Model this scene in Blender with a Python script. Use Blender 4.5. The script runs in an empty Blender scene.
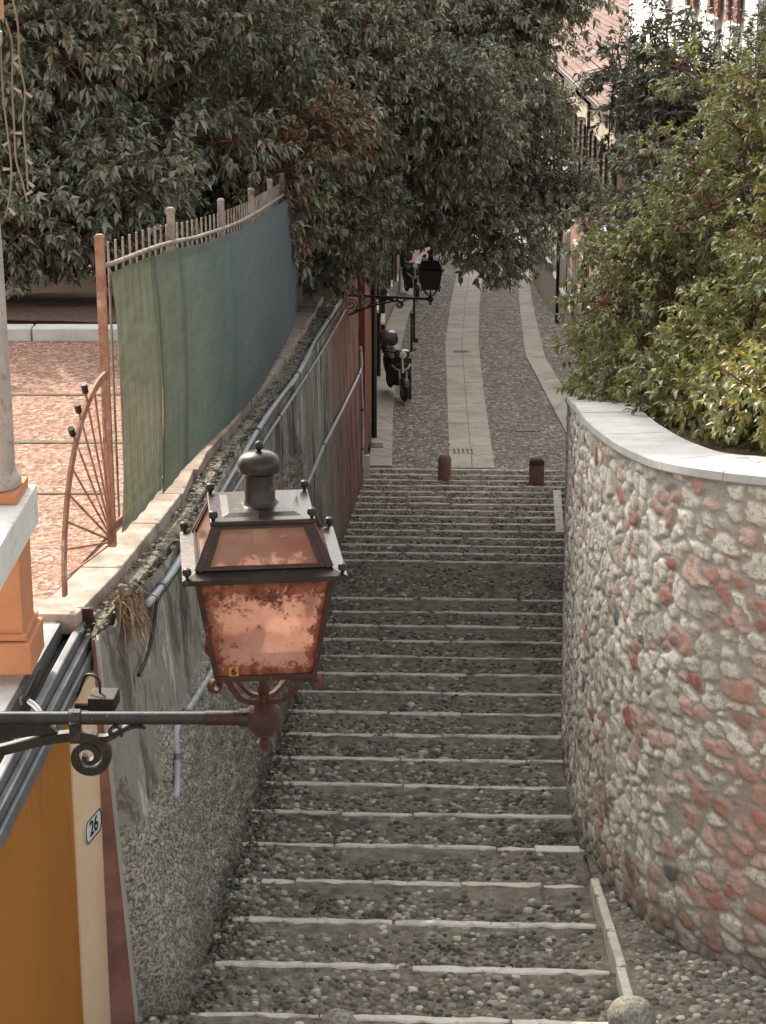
import bpy, math, random
import numpy as np
from mathutils import Vector, Matrix, noise as mnoise

R = math.radians
S = bpy.context.scene
COL = S.collection
rng = np.random.default_rng(7)
random.seed(7)

# ------------------------------------------------------------------ camera
F, CX, CY, CAMZ = 2000.0, 383.0, 512.0, 10.0
PITCH = math.atan(616 / F)
cp, sp = math.cos(PITCH), math.sin(PITCH)
cam = bpy.data.cameras.new('camera')
cam.sensor_width = 36; cam.lens = F / 1024 * 36
cam.clip_start = 0.1; cam.clip_end = 3000
camo = bpy.data.objects.new('camera', cam); COL.objects.link(camo)
camo.location = (0, 0, CAMZ); camo.rotation_euler = (R(90) - PITCH, 0, 0)
S.camera = camo

# ------------------------------------------------------------------ light
SUN_AZ, SUN_EL = R(-29), R(38)
sd = Vector((math.sin(SUN_AZ) * math.cos(SUN_EL), math.cos(SUN_AZ) * math.cos(SUN_EL), math.sin(SUN_EL)))
w = bpy.data.worlds.new('World'); S.world = w; w.use_nodes = True
wn = w.node_tree
sky = wn.nodes.new('ShaderNodeTexSky'); sky.sky_type = 'NISHITA'; sky.sun_disc = False
sky.sun_elevation = SUN_EL; sky.sun_rotation = SUN_AZ; sky.dust_density = 4.0; sky.ozone_density = 0.6
hsv = wn.nodes.new('ShaderNodeHueSaturation'); hsv.inputs['Saturation'].default_value = 0.28
bg = wn.nodes['Background']; bg.inputs[1].default_value = 0.15
wb = wn.nodes.new('ShaderNodeMix'); wb.data_type = 'RGBA'; wb.blend_type = 'MULTIPLY'; wb.inputs[0].default_value = 1; wb.inputs[7].default_value = (1.0, .988, .945, 1)
wn.links.new(sky.outputs[0], hsv.inputs['Color']); wn.links.new(hsv.outputs[0], wb.inputs[6]); wn.links.new(wb.outputs[2], bg.inputs[0])
sl = bpy.data.lights.new('sun', 'SUN'); sl.energy = 2.1; sl.angle = R(0.6); sl.color = (1.0, 0.87, 0.72)
so = bpy.data.objects.new('sun', sl); COL.objects.link(so)
so.rotation_euler = sd.to_track_quat('Z', 'Y').to_euler(); so.location = (-12, 20, 25)
vs = S.view_settings
vs.view_transform = 'Standard'; vs.look = 'None'; vs.exposure = 1.52; vs.gamma = 1; vs.use_curve_mapping = False
S.render.engine = 'CYCLES'
S.cycles.max_bounces = 8; S.cycles.transparent_max_bounces = 12

# ------------------------------------------------------------------ helpers
def P(px, py, zc):
    yc = (py - CY) / F * zc
    return Vector(((px - CX) / F * zc, zc * cp - yc * sp, CAMZ - zc * sp - yc * cp))
def PZ(px, py, z):
    d = P(px, py, 1) - Vector((0, 0, CAMZ)); t = (z - CAMZ) / d.z
    return Vector((0, 0, CAMZ)) + d * t
def proj(v):
    zc = v[1] * cp - (v[2] - CAMZ) * sp; yc = -v[1] * sp - (v[2] - CAMZ) * cp
    return CX + F * v[0] / zc, CY + F * yc / zc, zc

def tag(o, label=None, cat=None, group=None, kind=None):
    if label: o['label'] = label
    if cat: o['category'] = cat
    if group: o['group'] = group
    if kind: o['kind'] = kind
    return o
def empty(name, loc, label, cat, group=None, rz=0):
    o = bpy.data.objects.new(name, None); COL.objects.link(o)
    o.location = loc; o.rotation_euler = (0, 0, rz); o.empty_display_size = .1
    return tag(o, label, cat, group)

class MB:
    def __init__(s): s.v = []; s.f = []
    def add(s, vs, fs):
        n = len(s.v); s.v += [Vector(x) for x in vs]; s.f += [tuple(i + n for i in f) for f in fs]; return s
    def box(s, c, d, rz=0, rx=0, ry=0, taper=1.0):
        m = Matrix.Rotation(rz, 4, 'Z') @ Matrix.Rotation(ry, 4, 'Y') @ Matrix.Rotation(rx, 4, 'X')
        c = Vector(c); vs = []
        for z in (-1, 1):
            k = taper if z > 0 else 1
            for x, y in ((-1, -1), (1, -1), (1, 1), (-1, 1)):
                vs.append(c + m @ Vector((x * d[0] / 2 * k, y * d[1] / 2 * k, z * d[2] / 2)))
        return s.add(vs, [(3, 2, 1, 0), (4, 5, 6, 7), (0, 1, 5, 4), (1, 2, 6, 5), (2, 3, 7, 6), (3, 0, 4, 7)])
    def hexa(s, b, t):
        return s.add(list(b) + list(t), [(3, 2, 1, 0), (4, 5, 6, 7), (0, 1, 5, 4), (1, 2, 6, 5), (2, 3, 7, 6), (3, 0, 4, 7)])
    def prism(s, poly, ext):
        n = len(poly); ext = Vector(ext); poly = [Vector(p) for p in poly]
        return s.add(poly + [p + ext for p in poly],
                     [tuple(range(n - 1, -1, -1)), tuple(range(n, 2 * n))] + [(i, (i + 1) % n, n + (i + 1) % n, n + i) for i in range(n)])
    def tube(s, path, r, n=8, cap=True):
        path = [Vector(p) for p in path]; k = len(path)
        rs = r if hasattr(r, '__len__') else [r] * k
        t0 = (path[1] - path[0]).normalized()
        a = t0.orthogonal().normalized(); vs = []
        for i, p in enumerate(path):
            t = (path[min(i + 1, k - 1)] - path[max(i - 1, 0)])
            t = t.normalized() if t.length > 1e-9 else t0
            a = (a - t * a.dot(t)); a = a.normalized() if a.length > 1e-6 else t.orthogonal().normalized()
            b = t.cross(a)
            for j in range(n):
                q = 2 * math.pi * j / n
                vs.append(p + (a * math.cos(q) + b * math.sin(q)) * rs[i])
        fs = [(i * n + j, i * n + (j + 1) % n, (i + 1) * n + (j + 1) % n, (i + 1) * n + j) for i in range(k - 1) for j in range(n)]
        if cap: fs += [tuple(range(n - 1, -1, -1)), tuple(range((k - 1) * n, k * n))]
        return s.add(vs, fs)
    def lathe(s, prof, c=(0, 0, 0), n=20, axis='Z'):
        c = Vector(c); k = len(prof); vs = []
        for r, z in prof:
            for j in range(n):
                q = 2 * math.pi * j / n; x, y = r * math.cos(q), r * math.sin(q)
                vs.append(c + (Vector((x, y, z)) if axis == 'Z' else Vector((z, x, y)) if axis == 'X' else Vector((x, z, y))))
        fs = [(i * n + j, i * n + (j + 1) % n, (i + 1) * n + (j + 1) % n, (i + 1) * n + j) for i in range(k - 1) for j in range(n)]
        fs += [tuple(range(n - 1, -1, -1)), tuple(range((k - 1) * n, k * n))]
        return s.add(vs, fs)
    def sweep(s, path, w, h, side=Vector((0, 1, 0))):
        """rectangular bar swept along a path lying in a plane whose normal is side; w in the plane, h along side"""
        path = [Vector(p) for p in path]; k = len(path); vs = []
        ws = w if hasattr(w, '__len__') else [w] * k
        for i, p in enumerate(path):
            t = (path[min(i + 1, k - 1)] - path[max(i - 1, 0)]).normalized()
            a = t.cross(side).normalized() * ws[i] / 2; b = side * h / 2
            vs += [p - a - b, p + a - b, p + a + b, p - a + b]
        fs = [(i * 4 + j, i * 4 + (j + 1) % 4, i * 4 + 4 + (j + 1) % 4, i * 4 + 4 + j) for i in range(k - 1) for j in range(4)]
        return s.add(vs, fs + [(3, 2, 1, 0), tuple(range(4 * k - 4, 4 * k))])
    def build(s, name, mat, parent=None, origin=None, smooth=False, bevel=0):
        if origin == 'local': o0 = Vector((0, 0, 0))
        elif parent is not None and origin is None: o0 = Vector(parent.location)
        else: o0 = Vector(origin or (0, 0, 0))
        me = bpy.data.meshes.new(name)
        me.from_pydata([tuple(v - o0) for v in s.v], [], s.f); me.update()
        import bmesh
        bm = bmesh.new(); bm.from_mesh(me); bmesh.ops.recalc_face_normals(bm, faces=bm.faces); bm.to_mesh(me); bm.free()
        return link(name, me, mat, parent, o0 if parent is None else None, smooth, bevel)
def link(name, me, mat, parent=None, loc=None, smooth=False, bevel=0):
    me.materials.append(mat)
    if smooth: me.polygons.foreach_set('use_smooth', [True] * len(me.polygons))
    o = bpy.data.objects.new(name, me); COL.objects.link(o)
    if parent is not None: o.parent = parent
    if loc is not None: o.location = loc
    if smooth == 'auto':
        try: me.set_sharp_from_angle(angle=R(40))
        except Exception: pass
    if bevel:
        b = o.modifiers.new('bevel', 'BEVEL'); b.width = bevel; b.segments = 2; b.limit_method = 'ANGLE'
    return o
def L_build(mb, name, mat, parent, **k): return mb.build(name, mat, parent, origin='local', **k)
def np_mesh(name, V, Fc, attrs=None, smooth=False):
    V = np.asarray(V, np.float32); Fc = np.asarray(Fc, np.int32); n = Fc.shape[1]
    me = bpy.data.meshes.new(name)
    me.vertices.add(len(V)); me.vertices.foreach_set('co', V.ravel())
    me.loops.add(Fc.size); me.loops.foreach_set('vertex_index', Fc.ravel())
    me.polygons.add(len(Fc)); me.polygons.foreach_set('loop_start', np.arange(0, Fc.size, n, dtype=np.int32))
    me.polygons.foreach_set('loop_total', np.full(len(Fc), n, np.int32))
    if smooth: me.polygons.foreach_set('use_smooth', np.ones(len(Fc), bool))
    me.update(calc_edges=True)
    for k, a in (attrs or {}).items():
        at = me.attributes.new(k, 'FLOAT', 'POINT'); at.data.foreach_set('value', np.asarray(a, np.float32).ravel())
    return me
def dup(root, loc, rz=None, label=None, group=None):
    r = root.copy(); COL.objects.link(r); r.location = loc
    if rz is not None: r.rotation_euler = (0, 0, rz)
    if label: r['label'] = label
    if group: r['group'] = group
    def rec(a, b):
        for ch in list(a.children):
            if ch.name in done: continue
            c = ch.copy(); COL.objects.link(c); c.parent = b; rec(ch, c)
    done = set(); rec(root, r)
    return r

def _h(i, j, seed):
    n = (i * 374761393 + j * 668265263 + seed * 974634777) & 0x7fffffff
    n = ((n ^ (n >> 13)) * 1274126177) & 0x7fffffff
    n = n ^ (n >> 16)
    return (n & 0xffff) / 65535.0
def vnoise(x, y, seed=0):
    x = np.asarray(x, float); y = np.asarray(y, float)
    i = np.floor(x).astype(np.int64); j = np.floor(y).astype(np.int64)
    fx = x - i; fy = y - j; fx = fx * fx * (3 - 2 * fx); fy = fy * fy * (3 - 2 * fy)
    return (_h(i, j, seed) * (1 - fx) + _h(i + 1, j, seed) * fx) * (1 - fy) + (_h(i, j + 1, seed) * (1 - fx) + _h(i + 1, j + 1, seed) * fx) * fy
def fbm(x, y, seed=0, o=4):
    a, t, s = .5, 0, 0
    for k in range(o):
        t = t + a * vnoise(x * 2 ** k, y * 2 ** k, seed + k * 17); s += a; a *= .5
    return t / s
def sstep(a, b, x):
    t = np.clip((x - a) / (b - a), 0, 1); return t * t * (3 - 2 * t)

# ------------------------------------------------------------------ materials
class NT:
    def __init__(s, name):
        s.m = bpy.data.materials.new(name); s.m.use_nodes = True; s.t = s.m.node_tree
        s.p = s.t.nodes['Principled BSDF']; s.out = s.t.nodes['Material Output']; s.tc = None
    def n(s, typ, **k):
        o = s.t.nodes.new(typ)
        for a, b in k.items(): setattr(o, a, b)
        return o
    def l(s, a, b): s.t.links.new(a, b)
    def coord(s, scale=(1, 1, 1)):
        if s.tc is None: s.tc = s.n('ShaderNodeTexCoord')
        mp = s.n('ShaderNodeMapping'); mp.inputs['Scale'].default_value = scale
        s.l(s.tc.outputs['Object'], mp.inputs['Vector']); return mp.outputs[0]
    def noise(s, scale, detail=4, rough=.6, stretch=(1, 1, 1)):
        o = s.n('ShaderNodeTexNoise'); o.inputs['Scale'].default_value = scale; o.inputs['Detail'].default_value = detail
        o.inputs['Roughness'].default_value = rough; s.l(s.coord(stretch), o.inputs['Vector']); return o.outputs['Fac']
    def vor(s, scale, feature='F1', out='Distance', stretch=(1, 1, 1)):
        o = s.n('ShaderNodeTexVoronoi'); o.feature = feature; o.inputs['Scale'].default_value = scale
        s.l(s.coord(stretch), o.inputs['Vector']); return o.outputs[out]
    def attr(s, name):
        o = s.n('ShaderNodeAttribute'); o.attribute_name = name; return o.outputs['Fac']
    def ramp(s, fac, stops):
        o = s.n('ShaderNodeValToRGB'); e = o.color_ramp.elements
        while len(e) < len(stops): e.new(.5)
        for q, (p, c) in zip(e, stops): q.position = p; q.color = (*c, 1) if hasattr(c, '__len__') else (c, c, c, 1)
        s.l(fac, o.inputs[0]); return o.outputs[0]
    def mix(s, fac, a, b, mode='MIX'):
        o = s.n('ShaderNodeMix', data_type='RGBA', blend_type=mode)
        for v, k in ((fac, 0), (a, 6), (b, 7)):
            if isinstance(v, (int, float)): o.inputs[k].default_value = v
            elif isinstance(v, tuple): o.inputs[k].default_value = (*v, 1)
            else: s.l(v, o.inputs[k])
        return o.outputs[2]
    def math(s, op, a, b=0.0, c=0.0):
        o = s.n('ShaderNodeMath', operation=op)
        for v, k in ((a, 0), (b, 1), (c, 2)):
            if isinstance(v, (int, float)): o.inputs[k].default_value = v
            else: s.l(v, o.inputs[k])
        return o.outputs[0]
    def bump(s, h, strength=.4, dist=.02, prev=None):
        o = s.n('ShaderNodeBump'); o.inputs['Strength'].default_value = strength; o.inputs['Distance'].default_value = dist
        s.l(h, o.inputs['Height'])
        if prev is not None: s.l(prev, o.inputs['Normal'])
        s.l(o.outputs[0], s.p.inputs['Normal']); return o.outputs[0]
    def base(s, c, rough=.8, metal=0, spec=.5):
        i = s.p.inputs['Base Color']
        if isinstance(c, tuple): i.default_value = (*c, 1)
        else: s.l(c, i)
        if isinstance(rough, (int, float)): s.p.inputs['Roughness'].default_value = rough
        else: s.l(rough, s.p.inputs['Roughness'])
        s.p.inputs['Metallic'].default_value = metal; s.p.inputs['Specular IOR Level'].default_value = spec
        return s.m
def rough_mat(name, c1, c2, scale=6, rough=.85, bs=40, bst=.3, bd=.01, c3=None, scale3=2.0, t3=(.55, .7), stretch=(1, 1, 1), metal=0, spec=.4):
    k = NT(name); f = k.noise(scale, 6, .65, stretch); c = k.mix(k.ramp(f, [(.35, 0), (.65, 1)]), c1, c2)
    if c3: c = k.mix(k.ramp(k.noise(scale3, 5, .7, stretch), [(t3[0], 0), (t3[1], 1)]), c, c3)
    k.bump(k.noise(bs, 4, .6), bst, bd)
    return k.base(c, rough, metal, spec)

M = {}
M['dirt'] = rough_mat('dirt', (.105, .094, .074), (.265, .238, .19), 9, .95, 45, .9, .02, (.045, .046, .03), 1.6, (.56, .68))
k = NT('pebble'); c = k.ramp(k.attr('rnd'), [(0, (.07, .064, .052)), (.3, (.155, .142, .115)), (.65, (.29, .265, .215)), (1, (.58, .535, .44))])
c = k.mix(k.ramp(k.noise(1.6, 5, .7), [(.55, 0), (.68, .8)]), c, (.035, .037, .022))
k.bump(k.noise(70, 3), .3, .01); M['pebble'] = k.base(c, .8)
M['nosing'] = rough_mat('nosing_stone', (.44, .42, .36), (.74, .70, .61), 5, .8, 50, .6, .012, (.18, .165, .13), 5, (.56, .68))
M['slab'] = rough_mat('pale_slab', (.30, .285, .245), (.46, .43, .37), 1.3, .75, 30, .3, .006, (.20, .185, .16), 4, (.58, .7))
M['granite'] = rough_mat('granite', (.10, .095, .08), (.32, .30, .25), 40, .85, 50, .5, .01, (.07, .07, .05), 4, (.55, .7))
M['coping'] = rough_mat('coping_stone', (.40, .40, .385), (.56, .56, .54), 3, .7, 60, .25, .004, (.36, .34, .30), 6, (.6, .75))
M['terrace_stone'] = rough_mat('terrace_coping', (.27, .20, .16), (.45, .37, .31), 5, .8, 60, .4, .006, (.20, .165, .13), 3, (.5, .64))
# street cobbles
k = NT('street_cobbles'); v = k.vor(12, 'F1', 'Distance'); rc = k.n('ShaderNodeTexVoronoi'); rc.inputs['Scale'].default_value = 12; k.l(k.coord(), rc.inputs['Vector'])
bw = k.n('ShaderNodeRGBToBW'); k.l(rc.outputs['Color'], bw.inputs[0])
c = k.ramp(bw.outputs[0], [(.2, (.085, .078, .064)), (.5, (.21, .195, .16)), (.8, (.46, .42, .35))])
ed = k.vor(12, 'DISTANCE_TO_EDGE', 'Distance'); g = k.ramp(ed, [(.03, 0), (.13, 1)])
c = k.mix(g, (.11, .10, .08), c); c = k.mix(k.ramp(k.noise(.8, 4), [(.5, 0), (.75, .5)]), c, (.17, .15, .12))
k.bump(g, .9, .03); M['cobble'] = k.base(c, .75)
# terracotta setts of the terrace
k = NT('terracotta_paving'); v = k.n('ShaderNodeTexVoronoi'); v.inputs['Scale'].default_value = 32; k.l(k.coord(), v.inputs['Vector'])
bw = k.n('ShaderNodeRGBToBW'); k.l(v.outputs['Color'], bw.inputs[0])
c = k.ramp(bw.outputs[0], [(.2, (.15, .072, .047)), (.5, (.29, .152, .104)), (.85, (.47, .31, .235))])
c = k.mix(k.ramp(k.noise(1.2, 5), [(.45, 0), (.7, .6)]), c, (.28, .14, .088))
k.bump(v.outputs['Distance'], .5, .02); M['terracotta'] = k.base(c, .9)
M['soil'] = rough_mat('leaf_litter_soil', (.07, .045, .03), (.16, .09, .055), 14, .95, 40, .8, .03, (.22, .12, .07), 30, (.55, .65))
M['earth'] = rough_mat('earth', (.12, .11, .07), (.2, .17, .12), .6, .95, 10, .5, .05)
# plasters and paints
M['yellow'] = rough_mat('ochre_plaster', (.33, .125, .012), (.40, .155, .018), 1.2, .85, 90, .15, .004, (.22, .08, .012), 2.5, (.54, .74), (1, 1, .4))
M['cream'] = rough_mat('cream_plaster', (.66, .46, .28), (.72, .52, .34), 2, .85, 90, .15, .004)
M['oxide'] = rough_mat('oxide_red_plaster', (.19, .085, .068), (.29, .15, .12), 3, .9, 60, .35, .006, (.16, .075, .06), 2, (.5, .7))
M['pedestal'] = rough_mat('orange_painted_render', (.47, .19, .085), (.54, .235, .12), 3, .8, 60, .2, .004, (.36, .13, .06), 9, (.64, .7))
M['whitestone'] = rough_mat('white_stone', (.58, .56, .51), (.72, .70, .65), 4, .7, 60, .25, .004, (.40, .38, .34), 12, (.6, .7))
M['column'] = rough_mat('column_marble', (.36, .30, .26), (.50, .43, .37), 6, .6, 40, .2, .004, (.30, .17, .13), 14, (.55, .68))
M['pink'] = rough_mat('pink_plaster', (.36, .20, .16), (.42, .25, .21), .8, .9, 40, .2, .005)
M['beige'] = rough_mat('beige_plaster', (.46, .40, .31), (.55, .48, .38), .8, .9, 40, .2, .005, (.36, .31, .25), 1.5, (.55, .7))
M['greyplaster'] = rough_mat('grey_plaster', (.36, .33, .29), (.44, .41, .36), .8, .9, 40, .2, .005)
M['whitewall'] = rough_mat('white_plaster', (.80, .79, .76), (.84, .83, .81), .6, .9, 40, .15, .004)
M['redhouse'] = rough_mat('red_plaster', (.15, .043, .03), (.20, .065, .045), .7, .9, 40, .2, .005)
M['rooftile'] = rough_mat('roof_tile', (.12, .048, .038), (.16, .08, .068), 3, .9, 30, .3, .01, (.20, .165, .14), 1.0, (.45, .7))
M['shutter'] = rough_mat('brown_shutter', (.055, .045, .035), (.09, .07, .055), 8, .6, 40, .2, .004)
M['redshutter'] = rough_mat('red_brown_shutter', (.20, .07, .045), (.28, .11, .07), 8, .6, 40, .2, .004)
M['winglass'] = NT('window_glass').base((.03, .035, .04), .12, 0, .6)
# metals
M['zinc'] = rough_mat('zinc_flashing', (.11, .115, .12), (.19, .195, .20), 6, .5, 30, .15, .003, (.14, .14, .14), 12, (.55, .7), metal=.4)
M['zincdark'] = rough_mat('dark_gutter', (.03, .03, .03), (.06, .055, .05), 12, .8, 40, .4, .006, (.12, .10, .08), 30, (.6, .66))
M['conduit'] = rough_mat('conduit_plastic', (.32, .34, .36), (.42, .44, .46), 4, .45, 30, .1, .002, (.22, .21, .19), 7, (.55, .7), spec=.5)
M['rustpaint'] = rough_mat('fence_rust_paint', (.24, .095, .055), (.40, .22, .15), 10, .7, 50, .3, .003, (.45, .40, .34), 5, (.58, .66))
M['greypaint'] = rough_mat('fence_pale_paint', (.20, .165, .13), (.34, .29, .24), 9, .6, 50, .2, .003, (.20, .09, .06), 6, (.54, .64))
M['iron'] = rough_mat('black_iron', (.018, .016, .014), (.035, .03, .026), 20, .5, 80, .3, .003, (.13, .05, .03), 9, (.6, .68), metal=.3)
M['ironfar'] = rough_mat('dull_black_iron', (.014, .012, .011), (.028, .024, .02), 10, .55, 40, .2, .003)
M['rustiron'] = rough_mat('rusty_iron', (.05, .018, .013), (.115, .038, .024), 16, .7, 60, .5, .004, (.045, .025, .02), 7, (.5, .62), metal=.15)
M['bracketpaint'] = rough_mat('flaking_black_paint', (.02, .018, .016), (.04, .034, .03), 12, .42, 60, .3, .003, (.34, .31, .27), 22, (.66, .69))
M['lampsteel'] = rough_mat('weathered_lamp_steel', (.028, .022, .019), (.055, .043, .037), 9, .3, 60, .3, .003, (.20, .09, .055), 13, (.60, .68), metal=.55)
M['lampbrown'] = rough_mat('brown_lamp_frame', (.035, .017, .013), (.065, .028, .02), 12, .55, 60, .3, .003, (.22, .10, .06), 18, (.62, .68), metal=.2)
def glass_mat(name, stain, clear, tint, rust, thr):
    k = NT(name); n1 = k.noise(27, 7, .75); n2 = k.noise(95, 3, .7)
    at = k.attr('edge')
    f = k.math('ADD', k.math('ADD', at, k.math('MULTIPLY', n1, 1.5)), k.math('MULTIPLY', n2, .45))
    msk = k.ramp(k.math('MULTIPLY', f, .5), [(thr * .5, 0), (thr * .5 + .08, 1)])
    # glass: dusty film that scatters light through it, partly see-through
    tr = k.n('ShaderNodeBsdfTranslucent'); k.l(k.mix(k.ramp(k.noise(5, 4), [(.35, 0), (.65, 1)]), tint, stain), tr.inputs[0])
    df = k.n('ShaderNodeBsdfDiffuse'); k.l(k.mix(k.ramp(k.noise(6, 4), [(.35, 0), (.65, 1)]), tint, stain), df.inputs[0])
    tp = k.n('ShaderNodeBsdfTransparent'); tp.inputs[0].default_value = (.95, .84, .76, 1)
    gl = k.n('ShaderNodeBsdfGlossy'); gl.inputs['Roughness'].default_value = .12
    m1 = k.n('ShaderNodeMixShader'); m1.inputs[0].default_value = .3; k.l(tr.outputs[0], m1.inputs[1]); k.l(df.outputs[0], m1.inputs[2])
    m2 = k.n('ShaderNodeMixShader'); m2.inputs[0].default_value = clear; k.l(m1.outputs[0], m2.inputs[1]); k.l(tp.outputs[0], m2.inputs[2])
    fr = k.n('ShaderNodeFresnel'); fr.inputs[0].default_value = 1.3
    m3 = k.n('ShaderNodeMixShader'); k.l(fr.outputs[0], m3.inputs[0]); k.l(m2.outputs[0], m3.inputs[1]); k.l(gl.outputs[0], m3.inputs[2])
    k.base(k.mix(k.ramp(k.noise(40, 4), [(.4, 0), (.6, 1)]), rust, (.30, .085, .04)), .8)
    m4 = k.n('ShaderNodeMixShader'); k.l(msk, m4.inputs[0]); k.l(m3.outputs[0], m4.inputs[1]); k.l(k.p.outputs[0], m4.inputs[2])
    k.l(m4.outputs[0], k.out.inputs[0]); return k.m
M['lampglass'] = glass_mat('rust_stained_lamp_glass', (.52, .25, .18), .20, (.76, .50, .42), (.12, .03, .018), 1.10)
M['roofglass'] = glass_mat('dusty_roof_glass', (.60, .30, .20), .32, (.80, .55, .42), (.13, .04, .02), 1.62)
M['darkglass'] = NT('dark_lantern_glass').base((.03, .027, .023), .3)
M['stickero'] = NT('orange_sticker').base((.45, .20, .04), .6)
M['black'] = NT('black_print').base((.012, .012, .012), .7)
M['plate'] = rough_mat('enamel_plate', (.62, .61, .57), (.70, .69, .66), 8, .35, 40, .05, .001)
M['rubber'] = NT('tyre_rubber').base((.018, .018, .017), .8)
M['scooterbody'] = NT('scooter_black_paint').base((.03, .03, .032), .25)
M['scooterred'] = NT('scooter_red_trim').base((.22, .03, .025), .35)
M['chrome'] = NT('chrome').base((.5, .5, .5), .3, .9)
M['seat'] = NT('black_vinyl').base((.02, .02, .02), .6)
M['headglass'] = NT('headlight_glass').base((.55, .56, .56), .15)
M['topbox'] = NT('grey_top_box').base((.045, .045, .048), .3)
M['wood'] = rough_mat('pergola_wood', (.46, .20, .07), (.56, .28, .11), 5, .7, 20, .3, .004, stretch=(6, .5, 6))
M['lightcord'] = NT('string_light_cord').base((.20, .15, .10), .6)
M['bulb'] = NT('string_light_bulb').base((.36, .29, .23), .3)
M['bark'] = rough_mat('bark', (.075, .05, .035), (.14, .095, .07), 5, .95, 20, .7, .02, stretch=(1, 1, .3))
M['twig'] = rough_mat('reddish_twig', (.11, .05, .03), (.19, .09, .055), 7, .9, 30, .3, .01)
M['dryplant'] = rough_mat('dry_plant', (.16, .10, .06), (.32, .22, .14), 30, .95, 40, .3, .01)
M['moss'] = rough_mat('moss_crust', (.14, .125, .09), (.33, .29, .23), 22, .95, 50, .8, .02, (.05, .05, .03), 8, (.5, .65))
M['grass'] = rough_mat('weed_green', (.05, .065, .025), (.09, .10, .04), 20, .8, 10, .1, .01)
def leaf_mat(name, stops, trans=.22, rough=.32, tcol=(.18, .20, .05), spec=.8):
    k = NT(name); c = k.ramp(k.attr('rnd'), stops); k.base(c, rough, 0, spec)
    tr = k.n('ShaderNodeBsdfTranslucent'); k.l(k.mix(.5, c, tcol), tr.inputs[0])
    mx = k.n('ShaderNodeMixShader'); mx.inputs[0].default_value = trans
    k.l(k.p.outputs[0], mx.inputs[1]); k.l(tr.outputs[0], mx.inputs[2]); k.l(mx.outputs[0], k.out.inputs[0]); return k.m
M['leafA'] = leaf_mat('laurel_leaf', [(0, (.06, .058, .034)), (.38, (.20, .20, .14)), (.8, (.34, .33, .23)), (.985, (.36, .34, .23)), (1, (.24, .13, .07))])
M['leafB'] = leaf_mat('grey_green_leaf', [(0, (.06, .058, .036)), (.38, (.21, .21, .148)), (.82, (.36, .35, .25)), (.985, (.38, .36, .25)), (1, (.24, .14, .07))])
M['leafC'] = leaf_mat('yellow_green_leaf', [(0, (.085, .09, .042)), (.4, (.19, .195, .09)), (.75, (.25, .26, .075)), (.97, (.36, .33, .08)), (1, (.36, .24, .07))], .35, .36, (.32, .32, .05))
M['leafD'] = leaf_mat('dark_shoot_leaf', [(0, (.04, .042, .028)), (.6, (.10, .10, .065)), (1, (.20, .19, .12))])
M['dryleaf'] = leaf_mat('dry_leaf', [(0, (.10, .055, .03)), (1, (.30, .19, .10))], .1, .6)
# left retaining wall: u = metres along, v = metres above the foot, rc = roughcast amount
k = NT('weathered_plaster_wall')
u, v, rc = k.attr('u'), k.attr('v'), k.attr('rc')
cmb = k.n('ShaderNodeCombineXYZ'); k.l(k.math('ADD', k.math('MULTIPLY', u, 1.5), k.math('MULTIPLY', k.noise(2.5, 3), .3)), cmb.inputs[0]); k.l(k.math('MULTIPLY', v, .38), cmb.inputs[1])
ns = k.n('ShaderNodeTexNoise'); ns.inputs['Scale'].default_value = 1.5; ns.inputs['Detail'].default_value = 7; ns.inputs['Roughness'].default_value = .72; k.l(cmb.outputs[0], ns.inputs['Vector'])
plast = k.ramp(ns.outputs['Fac'], [(.36, (.05, .043, .034)), (.45, (.14, .125, .10)), (.49, (.28, .26, .215)), (.54, (.22, .20, .165)), (.59, (.47, .44, .37))])
rcol = k.mix(k.ramp(k.noise(46, 6, .8), [(.44, 0), (.57, 1)]), (.085, .077, .062), (.48, .445, .375))
rcol = k.mix(k.ramp(k.noise(1.3, 5), [(.45, 0), (.7, .6)]), rcol, (.15, .14, .115))
c = k.mix(rc, plast, rcol)
# remnants of red paint towards the far end
rf = k.math('ADD', k.math('MULTIPLY', k.math('SUBTRACT', u, 13.5), .14), k.math('MULTIPLY', k.math('SUBTRACT', ns.outputs['Fac'], .5), 1.6))
c = k.mix(k.ramp(rf, [(.15, 0), (.6, 1)]), c, k.mix(k.ramp(ns.outputs['Fac'], [(.4, 0), (.62, 1)]), (.105, .045, .034), (.26, .125, .10)))
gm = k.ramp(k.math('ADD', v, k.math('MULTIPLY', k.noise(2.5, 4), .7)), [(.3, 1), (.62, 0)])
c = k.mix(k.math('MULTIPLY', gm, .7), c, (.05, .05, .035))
b = k.bump(k.noise(50, 4, .7), .55, .012); M['plasterwall'] = k.base(c, .92)
# rubble wall: mk = stone mask, rnd = per stone, red = per stone redness
k = NT('rubble_wall'); mk, rd, red = k.attr('mk'), k.attr('rnd'), k.attr('red')
st = k.ramp(rd, [(0, (.48, .455, .39)), (.3, (.66, .62, .535)), (.75, (.76, .72, .635)), (.955, (.80, .77, .69)), (.975, (.2, .19, .17)), (1, (.15, .15, .14))])
rs = k.ramp(rd, [(0, (.34, .105, .07)), (.4, (.47, .20, .145)), (1, (.60, .39, .32))])
st = k.mix(red, st, rs); st = k.mix(k.ramp(k.noise(26, 6, .75), [(.50, 0), (.62, .7)]), st, (.24, .20, .16)); st = k.mix(k.ramp(k.noise(11, 5, .7), [(.57, 0), (.64, .6)]), st, (.50, .24, .17))
mo = k.mix(k.ramp(k.noise(45, 5, .7), [(.35, 0), (.65, 1)]), (.33, .31, .265), (.47, .445, .385))
mo = k.mix(k.ramp(k.attr('warm'), [(.4, 0), (.8, .8)]), mo, (.38, .22, .17))
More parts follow.
